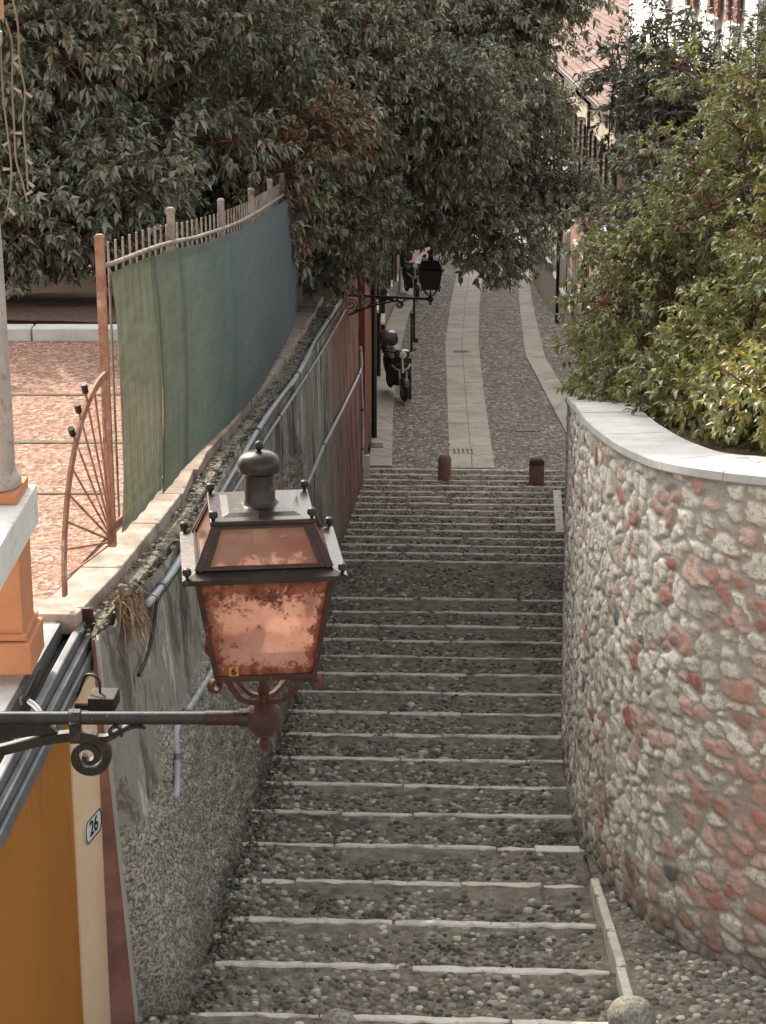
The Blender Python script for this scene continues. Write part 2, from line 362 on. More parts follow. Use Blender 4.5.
c = k.mix(mk, mo, st); c = k.mix(k.ramp(k.math('ADD', k.attr('v'), k.math('MULTIPLY', k.noise(3, 4), .5)), [(.3, .65), (.6, 0)]), c, (.10, .085, .065))
k.bump(k.noise(70, 5, .7), .5, .01); M['rubble'] = k.base(c, .88)
# privacy screens
def cloth_mat(name, ramp_stops, trans, lines):
    k = NT(name); u = k.attr('u'); v = k.attr('v')
    c = k.ramp(u, ramp_stops)
    wv = k.math('SINE', k.math('MULTIPLY', k.math('ADD', v, k.math('MULTIPLY', k.noise(1.2, 3), .12)), 75)); c = k.mix(k.ramp(wv, [(.0, .10), (1, 0)]), c, (.03, .04, .035))
    c = k.mix(k.ramp(k.noise(2.2, 6, .7, (1, 1, 3)), [(.4, 0), (.75, .35)]), c, (.20, .24, .22))
    fn = k.math('MULTIPLY', k.math('SINE', k.math('MULTIPLY', u, 900)), k.math('SINE', k.math('MULTIPLY', v, 300)))
    k.base(c, .75, 0, .3)
    tr = k.n('ShaderNodeBsdfTranslucent'); k.l(c, tr.inputs[0]); tp = k.n('ShaderNodeBsdfTransparent')
    m1 = k.n('ShaderNodeMixShader'); m1.inputs[0].default_value = trans; k.l(k.p.outputs[0], m1.inputs[1]); k.l(tr.outputs[0], m1.inputs[2])
    m2 = k.n('ShaderNodeMixShader'); m2.inputs[0].default_value = lines; k.l(m1.outputs[0], m2.inputs[1]); k.l(tp.outputs[0], m2.inputs[2])
    k.l(m2.outputs[0], k.out.inputs[0]); return k.m
M['clothgreen'] = cloth_mat('olive_shade_net', [(0, (.105, .11, .066)), (1, (.10, .118, .074))], .45, .07)
M['clothblue'] = cloth_mat('blue_green_shade_net', [(0, (.105, .125, .08)), (.16, (.095, .13, .112)), (.42, (.115, .15, .16)), (1, (.15, .175, .20))], .22, .02)

# ------------------------------------------------------------------ ground profile of the stairs
U0, Z0, T1, R1 = 11.02, CAMZ - 6.678, .84, .126
NOS1 = [(U0 + i * T1, Z0 - i * R1) for i in range(17)]
ZL = NOS1[-1][1] - R1; UL = 26.37
T2, R2 = .54, .059
NOS2 = [(UL + i * T2, ZL - i * R2) for i in range(15)]
UE, ZE = NOS2[-1][0], NOS2[-1][1] - .02
NOS = NOS1 + NOS2
TA = math.tan(R(2.4))                      # the steps are square to the street, which bears slightly right
SLOPE = .070
def foot_left(Y): return np.interp(Y, [4, 10.95, 11.0, 11.08, 12.2, 13.2, 20.5, 24.6, 28, 31.8, 33.6, 36], [-2.0, -1.51, -1.31, -1.22, -1.19, -1.17, -.88, -.73, -.57, -.38, -.25, -.1])
WR = [(7.0, 8.0), (5.0, 9.6), (3.6, 10.7), (2.55, 11.5), (2.08, 12.0), (1.81, 12.6), (1.64, 13.5), (1.58, 14.7), (1.63, 16.2), (1.79, 18.3), (2.14, 22.1), (2.53, 26.3), (3.08, 32.2)]
def spline(pts, n):
    pts = np.array(pts, float); q = np.vstack([2 * pts[0] - pts[1], pts, 2 * pts[-1] - pts[-2]]); out = []
    for i in range(1, len(q) - 2):
        t = np.linspace(0, 1, n, endpoint=False)[:, None]; a, b, c, d = q[i - 1], q[i], q[i + 1], q[i + 2]
        out.append(.5 * ((2 * b) + (c - a) * t + (2 * a - 5 * b + 4 * c - d) * t ** 2 + (3 * b - a - 3 * c + d) * t ** 3))
    return np.vstack(out + [pts[-1:]])
def resample(path, ds):
    d = np.r_[0, np.cumsum(np.linalg.norm(np.diff(path, axis=0), axis=1))]
    s = np.linspace(0, d[-1], max(2, int(d[-1] / ds))); return np.c_[[np.interp(s, d, path[:, j]) for j in range(path.shape[1])]].T, s
wr = spline(WR, 24)
def foot_right(Y):                          # inner stretch only (Y > 13)
    m = wr[wr[:, 1] > 12.7]; return np.interp(Y, m[:, 1], m[:, 0])
KERBX = 1.56
def gz(x, u):
    """height of the paving at lateral x, along u"""
    x = np.asarray(x, float); u = np.asarray(u, float)
    st = np.full(np.broadcast(x, u).shape, Z0) + np.clip(U0 - u, 0, 20) * .03
    for (uk, zk), nz in zip(NOS, [q[1] for q in NOS[1:]] + [ZE]):
        st = np.where(u > uk, nz, st)
    st = np.where(u > NOS1[-1][0], np.where(u > UL, st, ZL), st)
    st = np.where(u > UE, ZE - (u - UE) * SLOPE, st)
    ramp = Z0 - np.clip(u - U0 - .2, 0, 4) * (R1 / T1) * 0.95 + .02 + np.clip(U0 - u, 0, 20) * .03
    return np.where((x > KERBX) & (u < U0 + 3.2), ramp, st)
def XY(x, u): return (x, u - x * TA)

# ground sheet
g = MB().add([(-900, -900, -9), (900, -900, -9), (900, 1500, -9), (-900, 1500, -9)], [(0, 1, 2, 3)])
tag(g.build('ground', M['earth']), kind='structure')

# stairs: one continuous stepped body, edges in children
mb = MB()
def tread(u0, u1, x0a, x1a, x0b, x1b, z, depth=.6):
    b = [Vector((*XY(x, u), z)) for x, u in ((x0a, u0), (x1a, u0), (x1b, u1), (x0b, u1))]
    mb.hexa([p - Vector((0, 0, depth)) for p in b], b)
us = [U0 - 8] + [q[0] for q in NOS]
for i in range(len(NOS)):
    u0, u1 = us[i], NOS[i][0]; z = NOS[i][1]
    if i == 17: z = ZL
    def xr(u): return KERBX if u < U0 + 2.6 else float(foot_right(u)) + .35
    tread(u0 + (.0005 if i else 0), u1 - .055, foot_left(u0) - .5, KERBX if u1 < U0 + 2.7 else xr(u0) + .3, foot_left(u1) - .5, KERBX if u1 < U0 + 2.7 else xr(u1) + .3, z - .004)
stairs = mb.build('stairs', M['dirt'], origin=(0, U0, 0)); tag(stairs, kind='structure')
for i, (uk, zk) in enumerate(NOS):
    m = MB(); x = float(foot_left(uk)) - (.1 if i > 2 else -.08); xe = KERBX - .06 if i < 4 else float(foot_right(uk)) + .1
    if 4 <= i < 16: xe = float(foot_right(uk)) + .1
    while x < xe - .05:
        L = min(random.uniform(.55, 1.35), xe - x)
        if xe - x - L < .3: L = xe - x
        n = max(2, int(L / .09)); dz, du = random.uniform(-.006, .006), random.uniform(-.012, .012); pr = []
        wd = .075 + random.uniform(-.012, .012)
        for a in range(n + 1):
            xx = x + .004 + (L - .008) * a / n
            f0 = uk + du - wd + random.uniform(-.018, .014) + (.03 if random.random() < .08 else 0); f1 = uk + du + random.uniform(-.012, .006)
            zt = zk + dz + .004 + random.uniform(-.003, .003)
            e = .012 if a in (0, n) else 0
            pr.append([Vector((*XY(xx, f0 + e), zk - .16)), Vector((*XY(xx, f1 - e), zk - .16)), Vector((*XY(xx, f1 - e), zt - .012)), Vector((*XY(xx, f1 - .012 - e), zt)), Vector((*XY(xx, f0 + .01 + e), zt)), Vector((*XY(xx, f0 + e), zt - .012))])
        n0 = [p for r_ in pr for p in r_]; fs = [(q * 6 + j, q * 6 + (j + 1) % 6, q * 6 + 6 + (j + 1) % 6, q * 6 + 6 + j) for q in range(n) for j in range(6)]
        m.add(n0, fs + [tuple(range(6)), tuple(range(6 * n, 6 * n + 6))])
        x += L + (random.uniform(0, .015) if random.random() < .8 else random.uniform(.03, .10))
    m.build('step_edge', M['nosing'], stairs)

m = MB(); x_ = 1.20; b = [Vector((*XY(x, u), NOS[4][1] + .012)) for x, u in ((x_, NOS[4][0] - .10), (x_ + .35, NOS[4][0] - .10), (x_ + .35, NOS[4][0] + .004), (x_, NOS[4][0] + .004))]
m.hexa([p - Vector((0, 0, .15)) for p in b], b); m.build('new_edge_stone', M['whitestone'], stairs, bevel=.004)
# kerb strip beside the first steps and the cobbled ramp on its right
m = MB(); y = 8.6
while y < U0 + 2.1:
    L = random.uniform(.55, .9); L = min(L, U0 + 2.35 - y)
    zt = float(gz(KERBX + .2, y)) + .012; zt2 = float(gz(KERBX + .2, y + L)) + .012; j = random.uniform(-.012, .012)
    b = [Vector((KERBX - .03 + j, y + .004, zt)), Vector((KERBX + .035 + j, y + .004, zt)), Vector((KERBX + .035 + j, y + L - .004, zt2)), Vector((KERBX - .03 + j, y + L - .004, zt2))]
    m.hexa([p - Vector((0, 0, .3)) for p in b], b); y += L
tag(m.build('kerb', M['nosing'], origin=(KERBX, 12, 3), bevel=.012), kind='structure')
nx, ny = 60, 60; V = []
for j in range(ny + 1):
    u = U0 - 8 + (3.2 + 8) * j / ny
    for i in range(nx + 1):
        x = KERBX + .002 + 6.5 * i / nx; V.append((*XY(x, u), float(gz(x, u)) + .012 * (fbm(x * 2, u * 2, 3) - .5)))
Fq = [(j * (nx + 1) + i, j * (nx + 1) + i + 1, (j + 1) * (nx + 1) + i + 1, (j + 1) * (nx + 1) + i) for j in range(ny) for i in range(nx)]
me = np_mesh('path', V, Fq, smooth=True); tag(link('path', me, M['dirt']), kind='structure')

# pebbles set in the treads
def pebbles():
    pts = []
    def field(x, u, ax, dens):
        pts.append(np.c_[x, u, ax, dens])
    sz = .062
    rows = []
    u = U0 - 2.2; sp_ = sz
    allx, allu = [], []
    while u < UE + .02:
        s = .050 if u < 19 else .062
        xl = float(foot_left(u)) - .02; xr_ = (5.0 if u < U0 + 1.6 else 2.6) if u < U0 + 2.9 else float(foot_right(u)) + .05
        n = int((xr_ - xl) / (s * 1.25)); x = xl + (np.arange(n) + rng.random(n) * .75 + (.5 if len(rows) % 2 else 0)) * s * 1.25
        rows.append(1); allx.append(x); allu.append(u + (rng.random(n) - .5) * s * .7); u += s * .86
    x = np.concatenate(allx); u = np.concatenate(allu)
    nk = np.array([q[0] for q in NOS]); idx = np.searchsorted(nk, u); nxt = nk[np.clip(idx, 0, len(nk) - 1)]; prv = np.where(idx > 0, nk[np.clip(idx - 1, 0, len(nk) - 1)], U0 - 2)
    fr = (u - prv) / (nxt - prv)                 # 0 at the upper riser, 1 at the white edge
    on_stair = ~((x > KERBX - .06) & (u < U0 + 2.9))
    wall_d = np.minimum(x - foot_left(u), np.where(u > U0 + 2.9, foot_right(u) - x, 9))
    nz = fbm(x * 2.1 + 5, u * 2.6, 5)
    dirt = .85 * sstep(.45, .85, fr) * sstep(.15, .6, wall_d) + 1.5 * (nz - .52)
    keep = np.where(on_stair, (rng.random(len(x)) > dirt * 1.05 - .05) & (nxt - u > .095) & (u - prv > .015), rng.random(len(x)) > .06 + .5 * (nz > .62))
    keep &= np.abs(x - KERBX) > .085
    x, u = x[keep], u[keep]; n = len(x)
    z = gz(x, u) - .004; Y = u - x * TA
    a = rng.uniform(.018, .037, n) * np.where(rng.random(n) < .12, 1.45, 1); b = a * rng.uniform(.55, .85, n); h = rng.uniform(.010, .026, n); an = rng.normal(0, .5, n)
    K = 7; q = np.arange(K) * 2 * np.pi / K
    cu, su = np.cos(q), np.sin(q); V = np.zeros((n, 2 * K + 1, 3))
    for ring, (rr, hh) in enumerate(((1.0, -.35), (.78, .62))):
        jit = 1 + (rng.random((n, K)) - .5) * .25
        lx = a[:, None] * cu * rr * jit; ly = b[:, None] * su * rr * jit
        V[:, ring * K:(ring + 1) * K, 0] = x[:, None] + lx * np.cos(an)[:, None] - ly * np.sin(an)[:, None]
        V[:, ring * K:(ring + 1) * K, 1] = Y[:, None] + lx * np.sin(an)[:, None] + ly * np.cos(an)[:, None]
        V[:, ring * K:(ring + 1) * K, 2] = (z + h * hh)[:, None] + (rng.random((n, K)) - .5) * .004
    V[:, 2 * K, 0] = x; V[:, 2 * K, 1] = Y; V[:, 2 * K, 2] = z + h
    T = []
    for j in range(K):
        k_ = (j + 1) % K; T += [(j, k_, K + k_), (j, K + k_, K + j), (K + j, K + k_, 2 * K)]
    T = np.array(T)[None] + (np.arange(n) * (2 * K + 1))[:, None, None]
    rnd = np.repeat(np.clip(rng.normal(.45, .28, n), 0, 1), 2 * K + 1)
    me = np_mesh('cobblestones', V.reshape(-1, 3), T.reshape(-1, 3), {'rnd': rnd}, True)
    o = link('cobblestones', me, M['pebble']); tag(o, 'small rounded river pebbles set in the treads of the stairs', 'cobbles', kind='stuff')
pebbles()

# ------------------------------------------------------------------ lower street
def ps(px, py, dz=0):                       # pixel on the sloping street
    d = P(px, py, 1) - Vector((0, 0, CAMZ)); a = ZE + dz + UE * SLOPE
    t = (a - CAMZ) / (d.z + SLOPE * (d.y + d.x * TA)); return Vector((0, 0, CAMZ)) + d * t
def sheet(name, left, right, mat, dz, thick=0, kind='structure'):
    m = MB(); n = len(left)
    for i in range(n - 1):
        a, b, c, d = left[i], right[i], right[i + 1], left[i + 1]
        up = Vector((0, 0, dz)); q = [v + up for v in (a, b, c, d)]
        if thick: m.hexa([v - Vector((0, 0, thick)) for v in q], q)
        else: m.add(q, [(0, 1, 2, 3)])
    o = m.build(name, mat); return tag(o, kind=kind)
def ext(a, b, t): return b + (b - a) * t
def at_u(x, u): return Vector((*XY(x, u), ZE - (u - UE) * SLOPE))
sheet('street', [at_u(-1.5, UE - .05), at_u(-1.5, 130)], [at_u(6.0, UE - .05), at_u(9.0, 130)], M['cobble'], 0)
cl = [ps(449.5, 468.5), ps(447, 400), ps(445, 343), ps(451, 300), ps(457.5, 271)]; cr = [ps(495, 468.5), ps(485, 400), ps(478.5, 343), ps(480, 300), ps(483, 272)]
cl.append(ext(cl[-2], cl[-1], 3)); cr.append(ext(cr[-2], cr[-1], 3))
def slabs(name, left, right, cols, dz, seg):
    """rows of flagstones along a strip; every joint is a real gap"""
    m = MB(); Lp = np.array([tuple(v) for v in left]); Rp = np.array([tuple(v) for v in right])
    d = np.r_[0, np.cumsum(np.linalg.norm(np.diff(Lp, axis=0), axis=1))]
    fl = lambda s: Vector([np.interp(s, d, Lp[:, j]) for j in range(3)]); fr = lambda s: Vector([np.interp(s, d, Rp[:, j]) for j in range(3)])
    for c in range(cols):
        s = -random.uniform(0, .0)
        while s < d[-1] - .1:
            L = random.uniform(*seg); e = min(s + L, d[-1]); g = .008
            jz = random.uniform(-.003, .003)
            def pt(ss, t): a, b = fl(ss), fr(ss); return a + (b - a) * t + Vector((0, 0, dz + jz))
            t0, t1 = c / cols + .006, (c + 1) / cols - .006
            q = [pt(s + g, t0), pt(s + g, t1), pt(e - g, t1), pt(e - g, t0)]
            m.hexa([v - Vector((0, 0, .1)) for v in q], q); s = e
    o = m.build(name, M['slab'], bevel=.004); return tag(o, kind='structure')
slabs('paved_strip', cl, cr, 2, .012, (.8, 1.5))
ll = [ps(369, 468), ps(374, 400), ps(377, 365), ps(387, 325), ps(402, 290)]; lr = [ps(392, 468), ps(393, 416), ps(397, 365), ps(409, 315), ps(424, 285)]
ll.append(ext(ll[-2], ll[-1], 3)); lr.append(ext(lr[-2], lr[-1], 3))
slabs('pavement', ll, lr, 1, .05, (.9, 1.6))
rl = [ps(590, 475), ps(567, 437), ps(525, 356), ps(519, 303), ps(518, 283)]; rr = [ps(615, 470), ps(577, 412), ps(545, 359), ps(532, 303), ps(530, 281)]
rl.append(ext(rl[-2], rl[-1], 3)); rr.append(ext(rr[-2], rr[-1], 3))
slabs('pavement', rl, rr, 1, .05, (.9, 1.6))

# covers and grates let into the street
def cover(name, px, py, w_, d_, mat, label, slots, dz):
    c = ps(px, py) + Vector((0, 0, dz)); m = MB(); e = empty(name, c, label, 'drain cover' if slots else 'cover')
    a = math.atan(SLOPE)
    m.box(c + Vector((0, 0, .0)), (w_, d_, .016), rx=-a); m.build('cover_plate', mat, e, bevel=.003)
    if slots:
        s_ = MB()
        for i in range(slots):
            s_.box(c + Vector(((i - (slots - 1) / 2) * w_ / slots, 0, .0085)), (w_ / slots * .4, d_ * .75, .006), rx=-a)
        s_.build('slot', M['black'], e)
    return e
cover('manhole_cover', 376, 448, .26, .42, M['iron'], 'dark square cover in the left pavement near the top of the street', 0, .052)
cover('drain_grate', 463, 452, .40, .45, M['slab'], 'pale square grate in the paved middle strip beside the left bollard', 5, .016)
cover('drain_grate', 527, 430, .46, .40, M['iron'], 'dark iron drain grate in the cobbles behind the right bollard', 8, .006)
cover('drain_grate', 461, 352, .36, .25, M['iron'], 'small dark drain grate across the paved strip farther down the street', 6, .016)

# ------------------------------------------------------------------ left retaining wall
YW = np.array([10.95, 13.05, 15.9, 20.6, 27.2, 32.6])            # Y stations
TX = np.array([-1.672, -1.36, -1.27, -.93, -.72, -.44])
TZ = np.array([5.90, 5.86, 5.60, 5.20, 4.60, 4.25])
ZF = lambda Y: np.array([float(gz(foot_left(y), y + foot_left(y) * TA)) for y in np.atleast_1d(Y)])
def wallL(Y, t):
    Y = np.asarray(Y, float); fx = foot_left(Y); u = Y + fx * TA
    zb = np.interp(u, [U0 - 6, U0, NOS1[-1][0], UL, UE, UE + 20], [Z0 + .18, Z0, ZL, ZL, ZE, ZE - 1.4]) - .22
    tx, tz = np.interp(Y, YW, TX), np.interp(Y, YW, TZ)
    s = t ** .85
    return fx + (tx - fx) * s, Y, zb + (tz - zb) * t
ny_, nz_ = 880, 130
Yg, Tg = np.meshgrid(np.linspace(10.95, 32.6, ny_), np.linspace(0, 1, nz_), indexing='ij')
X_, Y_, Z_ = wallL(Yg, Tg); H_ = Z_ - Z_[:, :1]
topd = (1 - Tg) * (Z_[:, -1:] - Z_[:, :1])
bound = 1.25 - .5 * sstep(10.8, 14, Yg) + (fbm(Yg * 1.6, topd * 1.2, 31) - .5) * 1.1
RC = sstep(bound - .05, bound + .12, topd) * (1 - sstep(19, 24, Yg + (fbm(Yg, topd, 8) - .5) * 5))
dsp = .055 * RC * (fbm(Yg * 22, Z_ * 22, 3, 3) - .5) * 2 + .016 * RC + .012 * (fbm(Yg * 2.5, Z_ * 2.5, 9) - .5) * 2
flake = sstep(.50, .53, fbm(Yg * 2.3, Z_ * .8, 77, 5)); dsp += .010 * flake * (1 - RC)
dsp *= sstep(10.97, 11.2, Yg); rag = sstep(.22, .05, topd) * sstep(10.97, 11.2, Yg); dsp += rag * (.07 * (fbm(Yg * 9, Z_ * 9, 21, 3) - .45))
Z_ = Z_ - sstep(.06, 0, topd) * .09 * fbm(Yg * 7, Yg * 0, 12, 3)
V = np.stack([X_ + dsp, Y_, Z_], -1).reshape(-1, 3)
ii, jj = np.meshgrid(np.arange(ny_ - 1), np.arange(nz_ - 1), indexing='ij'); a = (ii * nz_ + jj).ravel()
Fq = np.stack([a, a + nz_, a + nz_ + 1, a + 1], -1)
lw = empty('retaining_wall', (-1.3, 11, 3), 'tall weathered grey plaster wall with roughcast and streaks left of the stairs', 'wall')
V = V - np.array(lw.location)
link('wall_face', np_mesh('wall_face', V, Fq, {'u': Yg - 10.85, 'v': H_ - .22, 'rc': RC}, True), M['plasterwall'], lw)
m = MB()                                                          # core behind the face, red end, ragged stone edge
st_ = [10.98, 11.28, 11.2801] + list(YW[1:])
for i, (y0, y1) in enumerate(zip(st_[:-1], st_[1:])):
    if i == 1: continue
    th = (lambda y: foot_left(y) + .02 - .19) if i == 0 else (lambda y: foot_left(y) - .75)
    tt_ = (lambda x: -1.71) if i == 0 else (lambda x: x - .5)
    tx0, tx1, tz0, tz1 = [float(np.interp(q, YW, A_)) for A_ in (TX, TZ) for q in (y0, y1)]
    xb = (lambda y: -1.71) if i == 0 else th
    b = [Vector((foot_left(y0) - .06, y0, 0)), Vector((foot_left(y1) - .06, y1, 0)), Vector((xb(y1), y1, 0)), Vector((xb(y0), y0, 0))]
    t = [Vector((tx0 - (.02 if i == 0 else .04), y0, tz0 - .035)), Vector((tx1 - .04, y1, tz1 - .035)), Vector((tt_(tx1), y1, tz1 - .035)), Vector((tt_(tx0), y0, tz0 - .035))]
    m.hexa(b, t)
m.build('wall_core', M['moss'], lw)
f0 = [Vector(tuple(float(q) for q in wallL(10.95, tt))) for tt in (0, .25, .5, .75, .985)]
m = MB().prism([f0[0], f0[1], f0[2], f0[3], f0[4], Vector((-1.69, 10.95, f0[4].z)), Vector((-1.69, 10.95, f0[0].z))], (0, -.035, 0))
for v_ in m.v[7:]: v_.x += 0
m.build('end_face', M['oxide'], lw)
m = MB().prism([f0[0] + Vector((.008, -.037, 0)), f0[4] + Vector((.008, -.037, 0)), f0[4] + Vector((-.008, -.037, 0)), f0[0] + Vector((-.012, -.037, 0))], (0, .09, 0)); m.build('end_render', M['greyplaster'], lw)
# ragged mossy stones along the top edge
n = 1300; m_v, m_f = [], []
for i in range(n):
    y = 11.0 + 21 * (i + random.random()) / n; tx, tz = np.interp(y, YW, TX), np.interp(y, YW, TZ)
    r_ = random.uniform(.008, .024); c = Vector((tx - random.uniform(-.012, .15), y, tz - random.uniform(.0, .06)))
    import bmesh
    bm = bmesh.new(); bmesh.ops.create_icosphere(bm, subdivisions=1, radius=1)
    o_ = len(m_v)
    for v_ in bm.verts:
        k_ = 1 + random.uniform(-.3, .3); m_v.append(c + Vector((v_.co.x * r_ * k_, v_.co.y * r_ * 1.3 * k_, v_.co.z * r_ * .5 * k_)))
    for f_ in bm.faces: m_f.append(tuple(o_ + q.index for q in f_.verts))
    bm.free()
MB().add(m_v, m_f).build('broken_edge', M['moss'], lw)
# coping slabs on top
y = 11.1; 
while y < 27.5:
    L = random.uniform(.75, 1.05); y1 = y + L; m = MB()
    q = []
    for yy in (y + .006, y1 - .006):
        tx, tz = float(np.interp(yy, YW, TX)), float(np.interp(yy, YW, TZ)); q.append((tx, tz, yy))
    j1, j2 = random.uniform(0, .05), random.uniform(0, .05)
    wd = .62 if y < 12.6 else .46
    b = [Vector((q[0][0] - .13 - j1, q[0][2], q[0][1] + .05)), Vector((q[1][0] - .13 - j2, q[1][2], q[1][1] + .05)), Vector((q[1][0] - wd, q[1][2], q[1][1] + .055)), Vector((q[0][0] - wd, q[0][2], q[0][1] + .055))]
    m.hexa([p - Vector((0, 0, .13)) for p in b], b); m.build('coping_slab', M['terrace_stone'], lw, bevel=.008); y = y1

# ------------------------------------------------------------------ terrace behind the wall
TZZ = 5.945
m = MB()
ed = [(-1.95, 10.75), (-1.95, 13.0), (-1.8, 16), (-1.6, 19.0)]
m.prism([Vector((-26, 10.75, TZZ)), Vector((-2.2, 10.75, TZZ))] + [Vector((x, y, TZZ)) for x, y in [(-2.0, 11.5), (-1.78, 13.0), (-1.66, 16), (-1.50, 18.7)]] + [Vector((-26, 18.7, TZZ))], (0, 0, -1.2))
tag(m.build('terrace', M['terracotta'], origin=(-6, 14, TZZ)), kind='structure')
m = MB()
for i in range(9): m.box((-2.6 - i * 1.5, 18.82, TZZ + .02), (1.485, .22, .20))
tag(m.build('terrace_kerb', M['whitestone'], origin=(-6, 18.8, 6), bevel=.012), kind='structure')
V = []; nx, ny = 60, 60
for j in range(ny + 1):
    for i in range(nx + 1):
        y = 18.94 + 24 * (j / ny) ** 1.3; xe = float(np.interp(y, YW, TX)) - .3; x = -30 + (xe + 30) * (i / nx) ** .6
        z = np.interp(y, [18.9, 20, 27, 33, 43], [6.08, 6.0, 5.0, 4.2, 3.0]) + (.4 * sstep(-3, -9, x)) + .12 * (fbm(x * 1.1, y * 1.1, 2) - .5)
        V.append((x, y, float(z)))
Fq = [(j * (nx + 1) + i, j * (nx + 1) + i + 1, (j + 1) * (nx + 1) + i + 1, (j + 1) * (nx + 1) + i) for j in range(ny) for i in range(nx)]
tag(link('garden_soil', np_mesh('garden_soil', V, Fq, smooth=True), M['soil']), kind='structure')

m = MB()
for yy, ww in ((16.55, .05), (15.0, .07), (13.6, .03)): m.box((-8, yy, TZZ + .005), (12.2, ww, .006))  # thin dark strips laid across the terrace
tag(m.build('terrace_bands', M['earth'], origin=(-8, 15, TZZ)), kind='structure')
m = MB()
for i in range(7):
    ua, ub = 28.35 + i * .5, 28.35 + (i + 1) * .5 - .012; xa, xb = 2.56 + (ua - 28.35) * .072, 2.56 + (ub - 28.35) * .072
    za, zb = [float(np.interp(q, [v[0] for v in NOS2], [v[1] for v in NOS2])) + .03 for q in (ua, ub)]
    b = [Vector((*XY(xa, ua), za)), Vector((*XY(xa + .13, ua), za)), Vector((*XY(xb + .13, ub), zb)), Vector((*XY(xb, ub), zb))]
    m.hexa([p - Vector((0, 0, .2)) for p in b], b)
tag(m.build('kerb', M['nosing'], origin=(2.6, 29, .8), bevel=.01), kind='structure')
# ------------------------------------------------------------------ right rubble wall
def rubble():
    path, s = resample(wr, .01)
    # denser sampling on the near part
    keep = []; last = -1
    for i, q in enumerate(s):
        ds = .0125 if path[i, 1] < 15.5 else (.02 if path[i, 1] < 19 else .035)
        if q - last >= ds - 1e-6: keep.append(i); last = q
    path, s = path[keep], s[keep]; ns = len(s)
    t = np.gradient(path, axis=0); t /= np.linalg.norm(t, axis=1)[:, None]; nrm = np.c_[-t[:, 1], t[:, 0]]
    nrm *= np.sign((nrm * (np.array([-3, 9]) - path)).sum(1))[:, None]
    Yp = path[:, 1]
    top = np.interp(Yp, [8, 11.55, 12.6, 13.8, 15.5, 17, 19, 22.1, 26.5, 32.2], [6.85, 6.61, 6.43, 6.29, 6.07, 5.74, 5.27, 4.5, 3.4, 2.0]) - .01
    foot = np.array([float(gz(min(x, 6), min(y, 33) + x * TA)) for x, y in path]) - .25
    foot = np.minimum(foot, top - .8)
    hmax = 3.7; nv = 262; tv = np.linspace(0, 1, nv)
    Sg = np.repeat(s[:, None], nv, 1); Zg = foot[:, None] + (top - foot)[:, None] * tv; Tp = top[:, None] - Zg
    cw, ch = .168, .118
    # cell grid follows the top edge so that courses run with it; warped
    wx = Sg + .10 * (fbm(Sg * 2.2, Tp * 2.2, 41) - .5); wy = Tp + .10 * (fbm(Sg * 2.2, Tp * 2.2, 42) - .5)
    wx2 = wx + .035 * (fbm(Sg * 17, Tp * 17, 43, 3) - .5); wy2 = wy + .035 * (fbm(Sg * 17, Tp * 17, 44, 3) - .5)
    ci = np.floor(wx2 / cw).astype(np.int64); cj = np.floor(wy2 / ch).astype(np.int64)
    F1 = np.full(Sg.shape, 9.); F2 = np.full(Sg.shape, 9.); I1 = np.zeros(Sg.shape, np.int64); J1 = np.zeros(Sg.shape, np.int64)
    DX = np.zeros(Sg.shape); DY = np.zeros(Sg.shape)
    for di in (-2, -1, 0, 1, 2):
        for dj in (-2, -1, 0, 1, 2):
            a, b = ci + di, cj + dj
            px = (a + .5 + (_h(a, b, 1) - .5) * .8 + (.5 * (b % 2))) * cw; py = (b + .5 + (_h(a, b, 2) - .5) * .75) * ch
            an = -.55 + (_h(a, b, 3) - .5) * 1.1; ar = 1.15 + .75 * _h(a, b, 4); szf = .66 + .75 * _h(a, b, 5) ** 1.5
            dx, dy = wx2 - px, wy2 - py; ca, sa = np.cos(an), np.sin(an)
            ex = (dx * ca + dy * sa) / ar; ey = (-dx * sa + dy * ca)
            d = (np.abs(ex) ** 1.7 + np.abs(ey) ** 1.7) ** (1 / 1.7) / szf
            lt = d < F1
            F2 = np.where(lt, F1, np.minimum(F2, d)); I1 = np.where(lt, a, I1); J1 = np.where(lt, b, J1)
            DX = np.where(lt, dx, DX); DY = np.where(lt, dy, DY); F1 = np.where(lt, d, F1)
    e = F2 - F1 + .022 * (fbm(Sg * 30, Tp * 30, 45, 3) - .5) * 2
    big = _h(I1, J1, 6)
    lim = .011 + .018 * _h(I1, J1, 7)
    mask = sstep(lim, lim + .011, e) * sstep(.096, .086, F1 + .012 * (fbm(Sg * 28, Tp * 28, 52, 3) - .5)) * (big > .02)
    rnd = _h(I1, J1, 8); redp = .12 + .24 * sstep(13.8, 11.6, Yp)[:, None] + .25 * (fbm(Sg * .9, Tp * .9, 46) - .5) + .12 * sstep(1.8, 3.0, Tp)
    red = (_h(I1, J1, 9) < redp).astype(float) * (.6 + .4 * _h(I1, J1, 10))
    tilt = ((_h(I1, J1, 11) - .5) * DX + (_h(I1, J1, 12) - .5) * DY) * .35
    dome = np.clip(e / .05, 0, 1) ** .5
    hgt = mask * (.006 + .010 * dome * (.3 + _h(I1, J1, 13)) + np.clip(tilt * .5, -.010, .010) + .016 * (fbm(Sg * 22, Tp * 22, 47, 4) - .5) + .016 * (np.abs(fbm(Sg * 11, Tp * 11, 48, 3) - .5)))
    hgt += (1 - mask) * .010 * (fbm(Sg * 25, Tp * 25, 49, 3) - .5) + .03 * (fbm(Sg * .8, Tp * .8, 50) - .5)
    hgt = hgt * 1.15 - .005 * np.exp(-((e - lim) / .006) ** 2)
    X = path[:, 0][:, None] + nrm[:, 0][:, None] * hgt; Y = Yp[:, None] + nrm[:, 1][:, None] * hgt
    V = np.stack([X, Y, Zg], -1).reshape(-1, 3)
